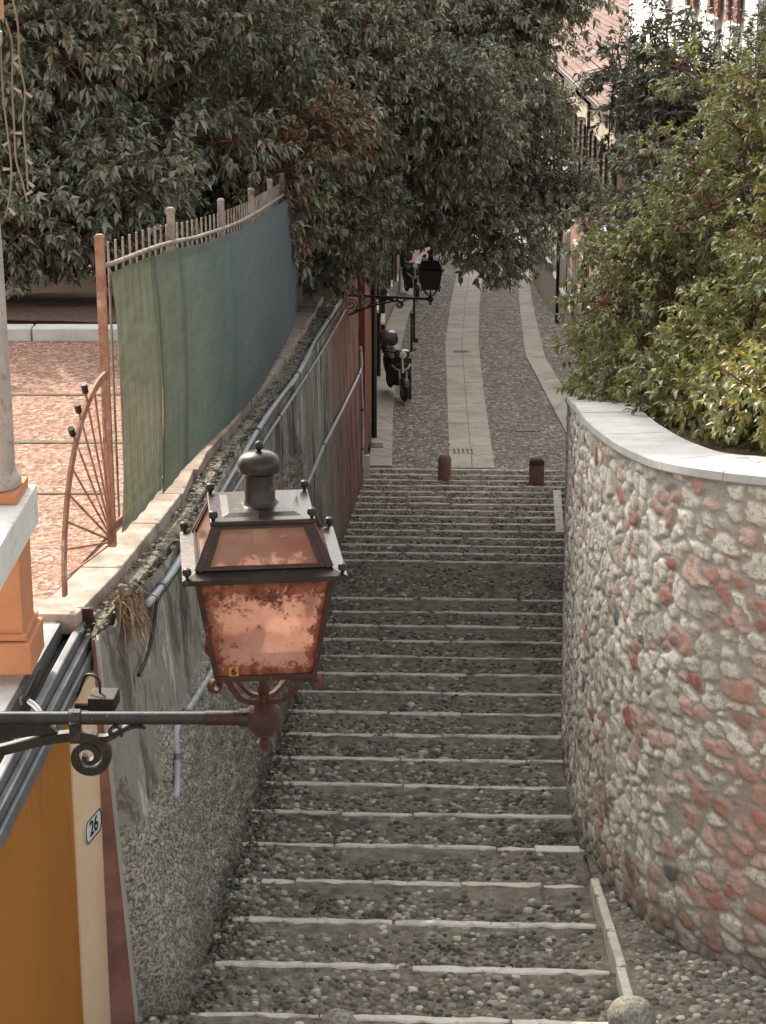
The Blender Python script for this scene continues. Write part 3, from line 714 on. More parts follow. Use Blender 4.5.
    ii, jj = np.meshgrid(np.arange(ns - 1), np.arange(nv - 1), indexing='ij'); a = (ii * nv + jj).ravel()
    Fq = np.stack([a, a + nv, a + nv + 1, a + 1], -1)
    warm = np.clip(.6 * sstep(13.2, 11.4, Yp)[:, None] + .5 * (fbm(Sg * .7, Tp * .7, 51) - .5), 0, 1)
    root = empty('stone_wall', (1.6, 15, 3), 'curved rubble stone wall of cream and red stones with pale coping', 'wall')
    V -= np.array(root.location)
    link('stone_face', np_mesh('stone_face', V, Fq, {'mk': mask, 'rnd': rnd, 'red': red * np.ones_like(mask), 'warm': warm, 'v': (Zg - foot[:, None] - .25)}, True), M['rubble'], root)
    # body behind and coping
    SUB = 6; pp, ss = resample(wr, .62 / SUB); tt = np.gradient(pp, axis=0); tt /= np.linalg.norm(tt, axis=1)[:, None]; nn = np.c_[-tt[:, 1], tt[:, 0]]; nn *= np.sign((nn * (np.array([-3, 9]) - pp)).sum(1))[:, None]
    tz = np.interp(pp[:, 1], Yp[np.argsort(Yp)], top[np.argsort(Yp)])
    body = MB()
    def q(i_, off, z): return Vector((pp[i_, 0] + nn[i_, 0] * off, pp[i_, 1] + nn[i_, 1] * off, z))
    for i in range(0, len(pp) - SUB, SUB):
        for k_ in range(i, i + SUB):
            body.hexa([q(k_, -.05, -1), q(k_ + 1, -.05, -1), q(k_ + 1, -.40, -1), q(k_, -.40, -1)], [q(k_, -.05, tz[k_] - .01), q(k_ + 1, -.05, tz[k_ + 1] - .01), q(k_ + 1, -.40, tz[k_ + 1] - .01), q(k_, -.40, tz[k_] - .01)])
        c = MB(); j0 = random.uniform(-.003, .003); rows = []
        for k_ in range(i, i + SUB + 1):
            z_ = tz[k_] + j0; sh_ = Vector((0, 0, 0))
            if k_ == i: sh_ = (q(k_ + 1, 0, 0) - q(k_, 0, 0)) * .03
            if k_ == i + SUB: sh_ = (q(k_ - 1, 0, 0) - q(k_, 0, 0)) * .03
            rows.append([q(k_, o_, z_ + d_) + sh_ for o_, d_ in ((.055, .004), (.06, .012), (.06, .062), (.052, .070), (-.42, .078), (-.42, .004))])
        vv = [p for r_ in rows for p in r_]; fs = [(q_ * 6 + j, q_ * 6 + (j + 1) % 6, q_ * 6 + 6 + (j + 1) % 6, q_ * 6 + 6 + j) for q_ in range(SUB) for j in range(6)]
        c.add(vv, fs + [(0, 1, 2, 3, 4, 5), tuple(range(SUB * 6, SUB * 6 + 6))]); c.build('coping_stone', M['coping'], root)
    body.build('wall_core', M['greyplaster'], root)
    return pp, nn, tz
pp, nn, tz = rubble()
# garden earth behind the wall
m = MB(); V = []; n_ = len(pp); K = 14
for i in range(n_):
    for j in range(K):
        o_ = .38 + 14 * (j / (K - 1)) ** 1.6
        x = pp[i, 0] - nn[i, 0] * .38 + (o_ - .38); y = pp[i, 1] - nn[i, 1] * .38 + .15 * (o_ - .38)
        V.append((x, y, tz[i] - .04 + .05 * min(o_, 3)))
Fq = [(i * K + j, i * K + j + 1, (i + 1) * K + j + 1, (i + 1) * K + j) for i in range(n_ - 1) for j in range(K - 1)]
tag(link('garden_soil', np_mesh('garden_soil', V, Fq, smooth=True), M['soil']), kind='structure')

# ------------------------------------------------------------------ foliage
LT = np.array([(0, 1, 2), (0, 2, 3), (1, 4, 2), (2, 4, 3)])
def leaves(pos, axis, per, L, Wd, droop=.35, spread=(.5, 1.25), seed=1, rnd0=None):
    r = np.random.default_rng(seed); n = len(pos); N = n * per
    p = np.repeat(pos, per, 0) ; ax = np.repeat(axis, per, 0); ax = ax / np.linalg.norm(ax, axis=1)[:, None]
    rv = r.normal(size=(N, 3)); rv -= (rv * ax).sum(1)[:, None] * ax; rv /= np.linalg.norm(rv, axis=1)[:, None]
    th = r.uniform(spread[0], spread[1], N)[:, None]
    d = ax * np.cos(th) + rv * np.sin(th); d[:, 2] -= droop * r.random(N); d /= np.linalg.norm(d, axis=1)[:, None]
    up = np.tile([0, 0, 1.], (N, 1)) + r.normal(0, .45, (N, 3)); sd_ = np.cross(d, up); sd_ /= np.linalg.norm(sd_, axis=1)[:, None] + 1e-9
    nr = np.cross(sd_, d); l = (L * r.uniform(.65, 1.2, N))[:, None]; w_ = l * Wd / L * r.uniform(.8, 1.2, N)[:, None]
    b = p + ax * (r.uniform(-.9, .25, N)[:, None] * L); cv = r.uniform(.05, .3, N)[:, None]
    mid = b + d * l * .48 + nr * l * .04
    V = np.stack([b, mid - sd_ * w_ + nr * l * .08, mid - nr * l * .02, mid + sd_ * w_ + nr * l * .08, b + d * l - nr * l * cv - np.array([0, 0, 1.]) * l * cv * .5], 1)
    T = LT[None] + (np.arange(N) * 5)[:, None, None]
    q = np.clip((np.repeat(rnd0, per) if rnd0 is not None else .45) + r.normal(0, .22, N), 0, 1)
    return V.reshape(-1, 3), T.reshape(-1, 3), np.repeat(q, 5)
def twig_mesh(segs, n=4):
    """segs: list of (points, radii)"""
    m = MB()
    for pts, rs in segs: m.tube(pts, rs, n, cap=False)
    return m
def tree(name, base, label, cat, lobes, mat, L, Wd, per, seed, bough_r=(.55, .95), nb=None, dens=1.0, trunk_r=.16, group=None, droop=.4, tone=.45, fork=.45, twigc='twig', clusters=None, wood=True):
    """lobes: list of (centre, radii, boughs). Trunk and limbs lead to each bough; clusters of leaves grow on twigs around it"""
    r = np.random.default_rng(seed); root = empty(name, base, label, cat, group); base = Vector(base)
    allc, alla, allt = [], [], []; limbs = []; twigs = []
    for c, rad, nbough, *lt_ in lobes:
        tone_l = lt_[0] if lt_ else tone
        c = np.array(c, float); rad = np.array(rad, float)
        hubs = c - np.array([0, 0, rad[2] * .45])
        mid = Vector(base).lerp(Vector(hubs), .55) + Vector(r.normal(0, .12, 3))
        if nbough > 7: limbs.append(([base, mid, Vector(hubs), Vector(c + np.array([0, 0, rad[2] * .3]))], [trunk_r, trunk_r * .8, trunk_r * .55, trunk_r * .25]))
        for b in range(nbough):
            d = r.normal(size=3); d /= np.linalg.norm(d); rr_ = r.uniform(.35, 1.0) ** .6
            bc = c + d * rad * rr_; br = r.uniform(*bough_r)
            st = Vector(c + (bc - c) * .15 - np.array([0, 0, .2])); en = Vector(bc); md = st.lerp(en, .5) + Vector(r.normal(0, .12, 3)) + Vector((0, 0, .1))
            limbs.append(([st, md, en], [trunk_r * .28, trunk_r * .2, .012]))
            n = int(46 * dens * (br / .75) ** 2)
            e = r.normal(size=(n, 3)); e /= np.linalg.norm(e, axis=1)[:, None]; rad_b = (r.uniform(.25, 1, n) ** .5)[:, None]
            pos = bc + e * rad_b * br * np.array([1, 1, .72]); out = e + d * .5; out[:, 2] -= .25
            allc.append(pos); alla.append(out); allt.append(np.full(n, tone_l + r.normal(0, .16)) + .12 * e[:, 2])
            for q in range(0, n, 4):
                tw = Vector(pos[q]); mm = en.lerp(tw, .5) + Vector(r.normal(0, .06, 3)); twigs.append(([en, mm, tw], [.011, .007, .003]))
    pos = np.concatenate(allc); ax = np.concatenate(alla); tn = np.concatenate(allt)
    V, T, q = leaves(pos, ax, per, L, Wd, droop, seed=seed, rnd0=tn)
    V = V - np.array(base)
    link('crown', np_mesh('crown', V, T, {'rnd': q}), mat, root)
    if wood:
        twig_mesh(limbs, 7).build('trunk', M['bark'], root, smooth=True)
        twig_mesh(twigs, 3).build('twigs', M[twigc], root)
    return root
# big broad-leaved trees behind the fence
tree('laurel_tree', (-5.2, 22.6, 6.0), 'dense laurel tree with drooping leaf clusters at the left above the terrace kerb', 'tree',
     [((-5.0, 21.9, 7.6), (1.8, 1.2, 1.6), 34), ((-4.0, 22.2, 9.0), (1.8, 1.4, 1.4), 26), ((-6.3, 22.2, 8.8), (1.6, 1.5, 1.8), 18), ((-4.9, 20.9, 6.9), (2.2, .7, .7), 30), ((-3.0, 21.2, 6.9), (.8, .6, .8), 12)], M['leafA'], .125, .023, 11, 11, tone=.5, dens=1.25)
tree('laurel_tree', (-2.6, 23.6, 5.6), 'large laurel tree with reddish twigs standing behind the middle of the fence', 'tree',
     [((-2.8, 22.6, 8.0), (1.5, 1.2, 1.3), 26), ((-2.5, 23.2, 9.4), (1.7, 1.5, 1.3), 22), ((-1.7, 24.2, 7.4), (1.1, 1.0, 1.1), 16), ((-1.9, 23.7, 6.5), (.9, .5, .7), 9, 1.1), ((-1.0, 24.6, 6.9), (.5, .4, 1.1), 6, 1.1), ((-3.3, 25, 11.5), (2.0, 1.6, 1.5), 14)], M['leafA'], .12, .022, 11, 12, tone=.52, dens=1.25)
tree('evergreen_tree', (-1.6, 27.6, 4.9), 'tall grey green evergreen whose crown hangs over the wall before the far lantern', 'tree',
     [((-.9, 26.6, 7.2), (1.1, 1.1, 1.6), 24), ((-.2, 27.4, 8.0), (1.5, 1.2, 1.5), 30), ((-.75, 26.8, 5.9), (.5, 1.0, .7), 12), ((-2.0, 28, 11.5), (2.3, 2.0, 2.4), 22), ((.7, 28.2, 6.9), (1.1, .9, .9), 20), ((.1, 28.6, 6.3), (.8, .6, .4), 14)], M['leafB'], .11, .020, 11, 13, tone=.52, dens=1.3)
tree('evergreen_tree', (-1.3, 31.2, 4.4), 'dark evergreen with a branch reaching across the street above the cobbles', 'tree',
     [((1.1, 30.4, 7.4), (1.4, 1.1, 1.5), 32), ((1.9, 30.8, 6.5), (.9, .8, .8), 22), ((.2, 31.6, 9.0), (2.0, 1.5, 1.6), 22), ((2.05, 31.4, 8.3), (.95, 1.0, 1.1), 20), ((2.75, 31.2, 9.0), (.35, .6, .4), 6), ((-1.2, 32.5, 12.5), (2.8, 2.2, 3.0), 24), ((1.62, 29.5, 5.05), (.25, .3, .4), 6), ((.85, 29.5, 5.7), (.5, .4, .2), 7), ((-.1, 29.6, 5.6), (.3, .3, .2), 3), ((2.4, 30.6, 5.7), (.7, .6, .4), 10), ((.2, 30.4, 6.5), (.6, .5, .4), 8)], M['leafB'], .11, .020, 11, 14, tone=.48, dens=1.3)
tree('evergreen_tree', (-6.0, 30.5, 5.2), 'tall dark tree deep in the garden behind the laurels', 'tree',
     [((-4.6, 29, 9.0), (2.8, 1.6, 2.6), 26), ((-4.2, 31, 12.5), (3.2, 2.2, 3.2), 30), ((-7.5, 29.5, 8.8), (2.4, 1.6, 2.6), 18)], M['leafA'], .17, .032, 8, 15, bough_r=(.8, 1.2), tone=.3)
tree('added_shade_tree', (-5.5, 34.0, 4.5), 'very tall broad tree added out of view to shade the right wall, shrubs and stairs', 'tree',
     [((-6.2, 32.2, 18.0), (3.3, 2.6, 7.0), 130), ((-4.0, 38, 11.5), (2.6, 2.0, 4.5), 40)], M['leafA'], .34, .15, 8, 16, bough_r=(.9, 1.3), tone=.35, trunk_r=.3, dens=.8)  # added large-leaved crown that keeps the sun off the right wall and stairs
# shrubs over the right wall
tree('hedge_shrub', (4.0, 14.9, 6.5), 'yellow green shrub with small glossy leaves nearest above the coping at the right edge', 'shrub',
     [((3.40, 14.55, 7.26), (1.0, .8, .9), 60), ((4.06, 14.93, 8.02), (.9, .8, .8), 26), ((2.74, 14.46, 6.74), (.7, .6, .5), 20), ((4.35, 13.80, 7.07), (.9, .7, .7), 16), ((3.69, 13.89, 6.93), (1.2, .5, .35), 26), ((3.21, 12.80, 6.93), (.9, .35, .35), 26), ((2.60, 13.70, 6.65), (.35, .6, .3), 18), ((4.25, 12.47, 7.07), (.8, .5, .5), 18), ((3.69, 15.50, 8.58), (1.2, .6, .5), 22)], M['leafC'], .072, .017, 9, 21, bough_r=(.28, .5), trunk_r=.05, droop=.1, tone=.62, dens=2.0)
tree('hedge_shrub', (2.85, 16.6, 5.9), 'grey green leafy shrub spilling over the coping where the stone wall bends', 'shrub',
     [((2.50, 16.44, 6.69), (.8, .8, .95), 56), ((3.12, 16.54, 7.54), (.95, .8, .8), 30), ((2.32, 17.20, 6.17), (.4, .8, .45), 18), ((2.22, 17.95, 6.22), (.35, .8, .8), 22), ((2.60, 15.40, 6.41), (.5, .5, .35), 16), ((2.32, 14.55, 6.48), (.3, .6, .28), 18), ((2.27, 15.78, 6.27), (.3, .7, .3), 20), ((2.83, 13.80, 6.69), (.5, .5, .3), 16), ((2.36, 16.92, 6.13), (.35, .7, .4), 16), ((3.21, 17.01, 8.39), (1.0, .6, .6), 18)], M['leafC'], .072, .016, 9, 22, bough_r=(.28, .5), trunk_r=.05, droop=.15, tone=.38, dens=2.0)
tree('hedge_shrub', (2.9, 20.6, 4.9), 'pale grey green shrub at the far end of the hedge beside the street', 'shrub',
     [((2.75, 20.2, 6.2), (.7, .9, 1.0), 36), ((3.1, 20.4, 7.4), (.55, .9, .9), 24), ((2.65, 21.6, 5.1), (.35, 1.2, .7), 24), ((2.75, 20.6, 6.9), (.35, .6, .7), 10)], M['leafB'], .085, .018, 9, 23, bough_r=(.3, .55), trunk_r=.05, droop=.2, tone=.5, dens=1.7)
sh = tree('hedge_shrub', (4.0, 21.4, 5.5), 'tall dark shrub with thin upright shoots in front of the white house', 'shrub',
     [((3.6, 21.2, 7.3), (1.2, .8, .8), 22), ((4.6, 21.4, 7.6), (1.2, .8, .8), 18), ((2.95, 21.3, 7.7), (.35, .5, .55), 11), ((4.6, 21.6, 8.35), (1.0, .5, .35), 14), ((2.75, 21.5, 7.95), (.42, .4, .42), 12), ((3.6, 21.5, 8.15), (.7, .4, .4), 12), ((2.6, 21.8, 8.25), (.3, .3, .35), 7), ((3.0, 21.6, 8.5), (.4, .3, .3), 6)], M['leafD'], .10, .02, 8, 24, bough_r=(.3, .55), trunk_r=.05, droop=.15, tone=.4, dens=.8)
# upright shoots
r = np.random.default_rng(5); pos, ax, seg = [], [], []
for i in range(95):
    x, y = r.uniform(2.4, 5.4), r.uniform(20.4, 22.0); z0, h = r.uniform(7.3, 7.9), r.uniform(.6, 1.5) ; ln = r.normal(0, .12, 2)
    pts = [Vector((x + ln[0] * t * t, y + ln[1] * t, z0 + h * t)) for t in np.linspace(0, 1, 5)]; seg.append((pts, [.010, .009, .007, .005, .003]))
    for t in np.linspace(.1, 1, int(9 * h) + 3):
        pos.append((x + ln[0] * t * t, y + ln[1] * t, z0 + h * t)); ax.append((0, 0, 1))
V, T, q = leaves(np.array(pos), np.array(ax, float), 3, .10, .019, .2, (.7, 1.4), 6)
link('shoots', np_mesh('shoots', V - np.array(sh.location), T, {'rnd': q}), M['leafD'], sh)
twig_mesh(seg, 4).build('shoot_stems', M['bark'], sh)

# ------------------------------------------------------------------ fence on the wall with shade nets
FY = np.array([12.15, 14.4, 17.7, 22.4, 27.9]); FXs = np.array([-1.70, -1.50, -1.26, -1.15, -1.20]); FZ = np.array([6.03, 5.90, 5.56, 5.10, 4.50])
fsp = spline(np.c_[FXs, FY, FZ], 20); fp_, fs_ = resample(fsp, .13)
fl = fs_[-1]
def fpt(s): return Vector([np.interp(s, fs_, fp_[:, j]) for j in range(3)])
fen = empty('metal_fence', fpt(0), 'rust brown and pale picket fence with shade netting on top of the left wall', 'fence')
def fh(s): return 2.0 - .12 * min(1, s / 3)
for i, s in enumerate(np.linspace(0, fl, 8)):
    c = fpt(s); h = fh(s) + (.03 if i else -.02); m = MB(); m.box(c + Vector((-.03, 0, h / 2)), (.055, .055, h)); m.box(c + Vector((-.03, 0, h + .01)), (.065, .065, .02), taper=.6)
    m.build('post', M['rustpaint'] if i == 0 else M['greypaint'], fen, bevel=.004)
npk = 76
for i in range(npk):
    s = fl * (i + .5) / npk
    c = fpt(s); h = fh(s) - .07; MB().tube([c + Vector((-.05, 0, .06)), c + Vector((-.05, 0, h))], .0085, 6).build('picket', M['greypaint'], fen)
for hh, mat in ((1.80, 'greypaint'), (.14, 'rustpaint')):
    MB().tube([fpt(s) + Vector((-.01, 0, hh + (fh(s) - 2.0))) for s in np.linspace(-.0, fl, 40)], .017, 8).build('rail', M[mat], fen, smooth=True)
def net(name, s0, s1, mat, label, off, bot):
    ns_, nv = 120, 26; V, uu, vv = [], [], []
    ss_ = np.linspace(s0, s1, ns_)
    tang = np.gradient(fp_, axis=0)
    for s in ss_:
        c = fpt(s); t = fpt(min(s + .05, fl)) - fpt(max(s - .05, 0)); t.z = 0; t.normalize(); nr = Vector((t.y, -t.x, 0))
        for j in range(nv):
            q = j / (nv - 1); top = fh(s) - .235 - .008 * abs(math.sin(s * 6)); b = bot + .006 * math.sin(s * 7) + .006 * math.sin(s * 23)
            h = b + (top - b) * q
            bulge = off + .02 + .035 * math.sin(q * math.pi) + .008 * math.sin(s * 1.3 + q * 3) * (1 - q) + .004 * math.sin(q * 17 + s * .8) * q
            V.append(c + nr * bulge + Vector((0, 0, h))); uu.append((s - s0) / (s1 - s0)); vv.append(h)
    ii, jj = np.meshgrid(np.arange(ns_ - 1), np.arange(nv - 1), indexing='ij'); a = (ii * nv + jj).ravel()
    Fq = np.stack([a, a + nv, a + nv + 1, a + 1], -1); o0 = fpt(s0)
    me = np_mesh(name, [tuple(v - o0) for v in V], Fq, {'u': uu, 'v': vv}, True); o = link(name, me, M[mat], None, o0)
    return tag(o, label, 'shade net', 'shade nets on the fence')
net('shade_net', .06, 1.32, 'clothgreen', 'olive green see-through shade net tied to the near end of the fence', .0, .06)
net('shade_net', 1.22, fl - .05, 'clothblue', 'long blue green shade net stretched along the curved fence', .022, .04)
# fan railing at the fence end
c0 = fpt(0) + Vector((-.01, -.06, 0)); e0 = PZ(65, 596, 6.02); hd = (e0 - c0); hd.z = 0; hl = hd.length; hd.normalize()
fan = empty('fan_railing', c0, 'quarter fan of rusty metal spokes closing the near end of the fence', 'railing')
sidev = hd.cross(Vector((0, 0, 1)))
arc = [c0 + hd * hl * math.sin(q) + Vector((0, 0, 1.14 * math.cos(q))) for q in np.linspace(.02, math.pi / 2 * .99, 26)] 
arc[-1].z = c0.z - .01
MB().sweep(arc, .05, .018, sidev).build('arc_bar', M['rustpaint'], fan)
for i, q in enumerate(np.linspace(.12, 1.48, 10)):
    ex = 1.10 if 2 <= i <= 4 else .985
    pt = c0 + hd * hl * math.sin(q) * ex + Vector((0, 0, 1.14 * math.cos(q) * ex)); sp0 = c0 + Vector((0, 0, .05))
    m = MB().tube([sp0, pt], .0075, 6)
    b = m.build('spoke', M['rustpaint'], fan)
    if 2 <= i <= 4:
        k_ = MB(); dd = (pt - sp0).normalized(); k_.tube([pt - dd * .03, pt + dd * .03], .02, 8); k_.build('knob', M['iron'], fan)

# ------------------------------------------------------------------ pipes and cables on the left wall
_gy = np.linspace(10.98, 32.5, 265); _gt = np.linspace(.02, .995, 130); GY, GT = np.meshgrid(_gy, _gt, indexing='ij'); gx, gy, gzz = wallL(GY, GT)
_zc = gy * cp - (gzz - CAMZ) * sp; _px = CX + F * gx / _zc; _py = CY + F * (-gy * sp - (gzz - CAMZ) * cp) / _zc
def onwall(px, py, off=.03):
    i = np.unravel_index(np.argmin((_px - px) ** 2 + (_py - py) ** 2), _px.shape); return Vector((gx[i] + off, gy[i], gzz[i]))
def smooth_path(pts, n=8): return [Vector(p) for p in spline([tuple(p) for p in pts], n)]
def conduit(pix, r_, mat, label, clips=0, off=.035, name='conduit'):
    pts = smooth_path([onwall(x, y, off) for x, y in pix]); e = empty(name, pts[0], label, 'pipe' if name == 'conduit' else 'cable')
    MB().tube(pts, r_, 8).build('tube', M[mat], e, smooth=True)
    for i in range(clips):
        p = pts[int((i + .5) / clips * (len(pts) - 1))]; q = pts[min(int((i + .5) / clips * (len(pts) - 1)) + 1, len(pts) - 1)]
        d = (q - p).normalized() * .02; MB().tube([p - d, p + d], r_ * 1.45, 8).build('clip', M['zinc'], e)
    return e
conduit([(338, 300), (316, 334), (290, 372), (262, 418), (230, 471), (205, 513), (181, 550), (160, 580), (143, 604)], .026, 'conduit', 'thick pale grey conduit running just below the top edge of the left wall', 6)
conduit([(343, 310), (318, 352), (290, 396), (263, 438), (230, 490), (200, 535)], .016, 'conduit', 'thin pale pipe running parallel under the thick conduit', 5)
conduit([(340, 303), (313, 338), (284, 388), (255, 430), (228, 476), (190, 535), (165, 575), (150, 600), (146, 625), (138, 655), (131, 676)], .012, 'iron', 'black cable following the conduit and drooping down the near wall', 0, .06, 'cable')
conduit([(364, 347), (359, 368), (345, 398), (330, 428), (318, 452), (305, 482), (288, 515), (268, 560), (240, 607), (213, 659), (192, 694), (183, 711), (174, 722), (171, 732), (171, 765), (171, 798)], .024, 'conduit', 'long grey pipe slanting down the wall behind the lantern and bending downward', 6)
conduit([(366, 352), (365, 390), (362, 430), (360, 470)], .025, 'conduit', 'pale vertical pipe on the red end of the left wall', 3)
# dry plant on the wall edge
r = np.random.default_rng(9); c = onwall(124, 612, .06); seg = []
for i in range(150):
    b = c + Vector((r.uniform(-.10, .04), r.uniform(-.14, .18), r.uniform(.0, .12))); L = r.uniform(.08, .28)
    d = Vector((r.normal(.12, .18), r.normal(0, .35), -r.uniform(.2, 1))).normalized(); seg.append(([b, b + d * L * .5 + Vector((r.normal(0, .02), r.normal(0, .02), 0)), b + d * L + Vector((0, r.normal(0, .03), -.02))], [.006, .005, .002]))
o = twig_mesh(seg, 3).build('dry_plant', M['dryplant'], None, tuple(c)); tag(o, 'dry brown plant hanging over the near corner of the left wall', 'plant')

# ------------------------------------------------------------------ ochre house below the terrace (left foreground)
HX = -1.745; a2 = .044
house = empty('ochre_house', (HX - 1, 9.5, 3), 'ochre yellow house with cream corner, zinc roof edge and house number', 'house')
def hx(y): return HX + (y - 10.75) * a2
wx_ = lambda y: hx(y) - .035
YC = 10.52; xq = -1.672; yq = 10.98
m = MB(); m.prism([Vector((wx_(2), 2, 1)), Vector((wx_(YC), YC, 1)), Vector((-9, YC, 1)), Vector((-9, 2, 1))], (0, 0, 4.65)); m.build('wall', M['yellow'], house)
m = MB(); m.prism([Vector((wx_(YC) + .010, YC + .002, 1)), Vector((xq, yq, 1)), Vector((-2.6, yq, 1)), Vector((-2.6, YC + .002, 1))], (0, 0, 4.652)); m.build('corner_pilaster', M['cream'], house)
def strip(name, x0, x1, z0, z1, mat, ya=2, yb=11.2, bev=0):
    m = MB(); m.hexa([Vector((hx(ya) + x0, ya, z0)), Vector((hx(ya) + x1, ya, z0)), Vector((hx(yb) + x1, yb, z0)), Vector((hx(yb) + x0, yb, z0))],
                     [Vector((hx(ya) + x0, ya, z1)), Vector((hx(ya) + x1, ya, z1)), Vector((hx(yb) + x1, yb, z1)), Vector((hx(yb) + x0, yb, z1))])
    return m.build(name, mat, house, bevel=bev)
strip('roof_slab', -7, -.202, 5.50, 5.90, M['whitestone'])
strip('gutter_channel', -.168, -.095, 5.70, 5.78, M['zincdark'])
strip('roof_flashing', -.20, -.17, 5.80, 5.905, M['zinc'])
strip('roof_flashing', -.094, -.045, 5.68, 5.87, M['zinc'], bev=.01)
strip('roof_flashing', -.043, .0, 5.66, 5.81, M['zinc'], bev=.01)
strip('roof_flashing', .002, .028, 5.663, 5.75, M['zinc'], bev=.008)
m = MB().box((-2.03, 11.225, 5.90), (.60, .035, .09)); m.build('roof_end_strip', M['lampbrown'], house)
# number plate 26 on the cream corner
pn = Vector((xq - wx_(YC) - .010, yq - YC, 0)).normalized(); nrm = Vector((pn.y, -pn.x, 0)); pc = Vector((wx_(YC) + .010, YC + .002, 0)) + pn * .25
d = P(96.5, 826, 1) - Vector((0, 0, CAMZ)); pc.z = CAMZ + d.z * pc.y / d.y
plate = empty('house_number', pc, 'white enamel house number plate reading 26 on the cream corner', 'number plate')
def plane_pt(a, b, o_=0): return pc + pn * a + Vector((0, 0, b)) + nrm * o_
oct_ = [(-.13, -.035), (-.105, -.075), (.105, -.075), (.13, -.035), (.13, .035), (.105, .075), (-.105, .075), (-.13, .035)]
MB().prism([plane_pt(a, b, .003) for a, b in oct_], nrm * .008).build('plate_board', M['plate'], plate)
m = MB()
for i in range(8):
    (a, b), (c_, d_) = oct_[i], oct_[(i + 1) % 8]; k0 = .93
    m.hexa([plane_pt(a * .97, b * .97, .0115), plane_pt(c_ * .97, d_ * .97, .0115), plane_pt(c_ * .9, d_ * .86, .0115), plane_pt(a * .9, b * .86, .0115)],
           [plane_pt(a * .97, b * .97, .0135), plane_pt(c_ * .97, d_ * .97, .0135), plane_pt(c_ * .9, d_ * .86, .0135), plane_pt(a * .9, b * .86, .0135)])
m.build('plate_border', M['black'], plate)
def text(name, body, size, mat, parent, origin, ax, ay, depth=.002):
    cu = bpy.data.curves.new('lettering', 'FONT'); cu.body = body; cu.size = size; cu.extrude = depth; cu.align_x = 'CENTER'; cu.align_y = 'CENTER'; cu.offset = size * .012
    o = bpy.data.objects.new('lettering', cu); COL.objects.link(o); bpy.context.view_layer.update()
    me = bpy.data.meshes.new_from_object(o.evaluated_get(bpy.context.evaluated_depsgraph_get())); bpy.data.objects.remove(o)
    az = ax.cross(ay); mt = Matrix(((ax.x, ay.x, az.x, origin.x), (ax.y, ay.y, az.y, origin.y), (ax.z, ay.z, az.z, origin.z), (0, 0, 0, 1)))
    me.transform(mt); me.materials.clear(); return link(name, me, mat, parent)
text('digits', '26', .135, M['black'], plate, nrm * .0125, pn, Vector((0, 0, 1)))
# flood light box on the wall
fb = P(104, 700, 11.25); fl_ = empty('flood_light', fb, 'black box flood light with a cable beside the zinc roof edge', 'light')
MB().box(fb, (.15, .17, .085), rz=R(-4)).build('housing', M['iron'], fl_, bevel=.008)
MB().tube(smooth_path([fb + Vector((-.02, 0, .04)), fb + Vector((-.03, .02, .12)), fb + Vector((-.10, .05, .13)), fb + Vector((-.14, .05, .04)), fb + Vector((-.17, .04, -.02))]), .008, 6).build('cable', M['iron'], fl_)
MB().box(fb + Vector((-.11, .02, -.05)), (.12, .03, .03)).build('mounting_arm', M['iron'], fl_)
# pedestal, column, rail
py0, pxr = 10.1, -1.86
pc_ = Vector((-2.115, 10.3, 5.97))
col_ = empty('column', (pc_.x, pc_.y, 5.9), 'stone column on an orange painted pedestal at the left edge of the terrace', 'column')
MB().box(pc_ + Vector((0, 0, .09)), (.43, .43, .18)).build('pedestal_base', M['pedestal'], col_, bevel=.006)
MB().box(pc_ + Vector((0, 0, .205)), (.385, .385, .04)).build('pedestal_moulding', M['pedestal'], col_, bevel=.006)
MB().box(pc_ + Vector((0, 0, .47)), (.345, .345, .50)).build('pedestal', M['pedestal'], col_, bevel=.004)
MB().box(pc_ + Vector((0, 0, .98)), (.36, .36, .055)).build('plinth', M['pedestal'], col_, bevel=.004)
pr = [(.165, 1.008), (.172, 1.012), (.176, 1.035), (.17, 1.06), (.16, 1.07), (.15, 1.085), (.148, 1.10)]
MB().lathe([(a, b) for a, b in pr], pc_, 28).build('base_torus', M['column'], col_, smooth='auto')
MB().lathe([(.146, 1.095), (.147, 1.5), (.142, 2.2), (.128, 2.9), (.122, 3.2)], pc_, 28).build('shaft', M['column'], col_, smooth='auto')
MB().lathe([(.122, 3.2), (.15, 3.22), (.15, 3.25), (.17, 3.28), (.20, 3.32), (.20, 3.38)], pc_, 28).build('capital', M['column'], col_, smooth='auto')
m = MB(); m.box((-2.085, 9.0, pc_.z + .84), (.375, 3.05, .22)); o = m.build('parapet_rail', M['whitestone'], None, (-2.09, 9, 6.6), bevel=.008); tag(o, 'white stone parapet rail running toward the viewer from the column pedestal', 'rail')
for k_, y in enumerate((7.6,)):
    pb = empty('pedestal_post', (-2.09, y, 5.9), 'orange painted pier carrying the near end of the white parapet rail', 'pier'); MB().box((-2.09, y, 6.31), (.36, .36, .82)).build('pier_block', M['pedestal'], pb, bevel=.006); MB().box((-2.09, y, 5.97), (.44, .44, .14)).build('pier_base', M['pedestal'], pb, bevel=.006)
be = empty('pergola_beam', (-2.09, 10.1, 9.35), 'orange brown wooden beam end resting on the column at the top left corner', 'beam')
MB().box((-3.9, 10.2, 9.52), (4.0, .26, .22)).build('beam', M['wood'], be, bevel=.006)
MB().box((-3.95, 10.2, 9.375), (4.0, .18, .06)).build('lower_batten', M['wood'], be, bevel=.004)
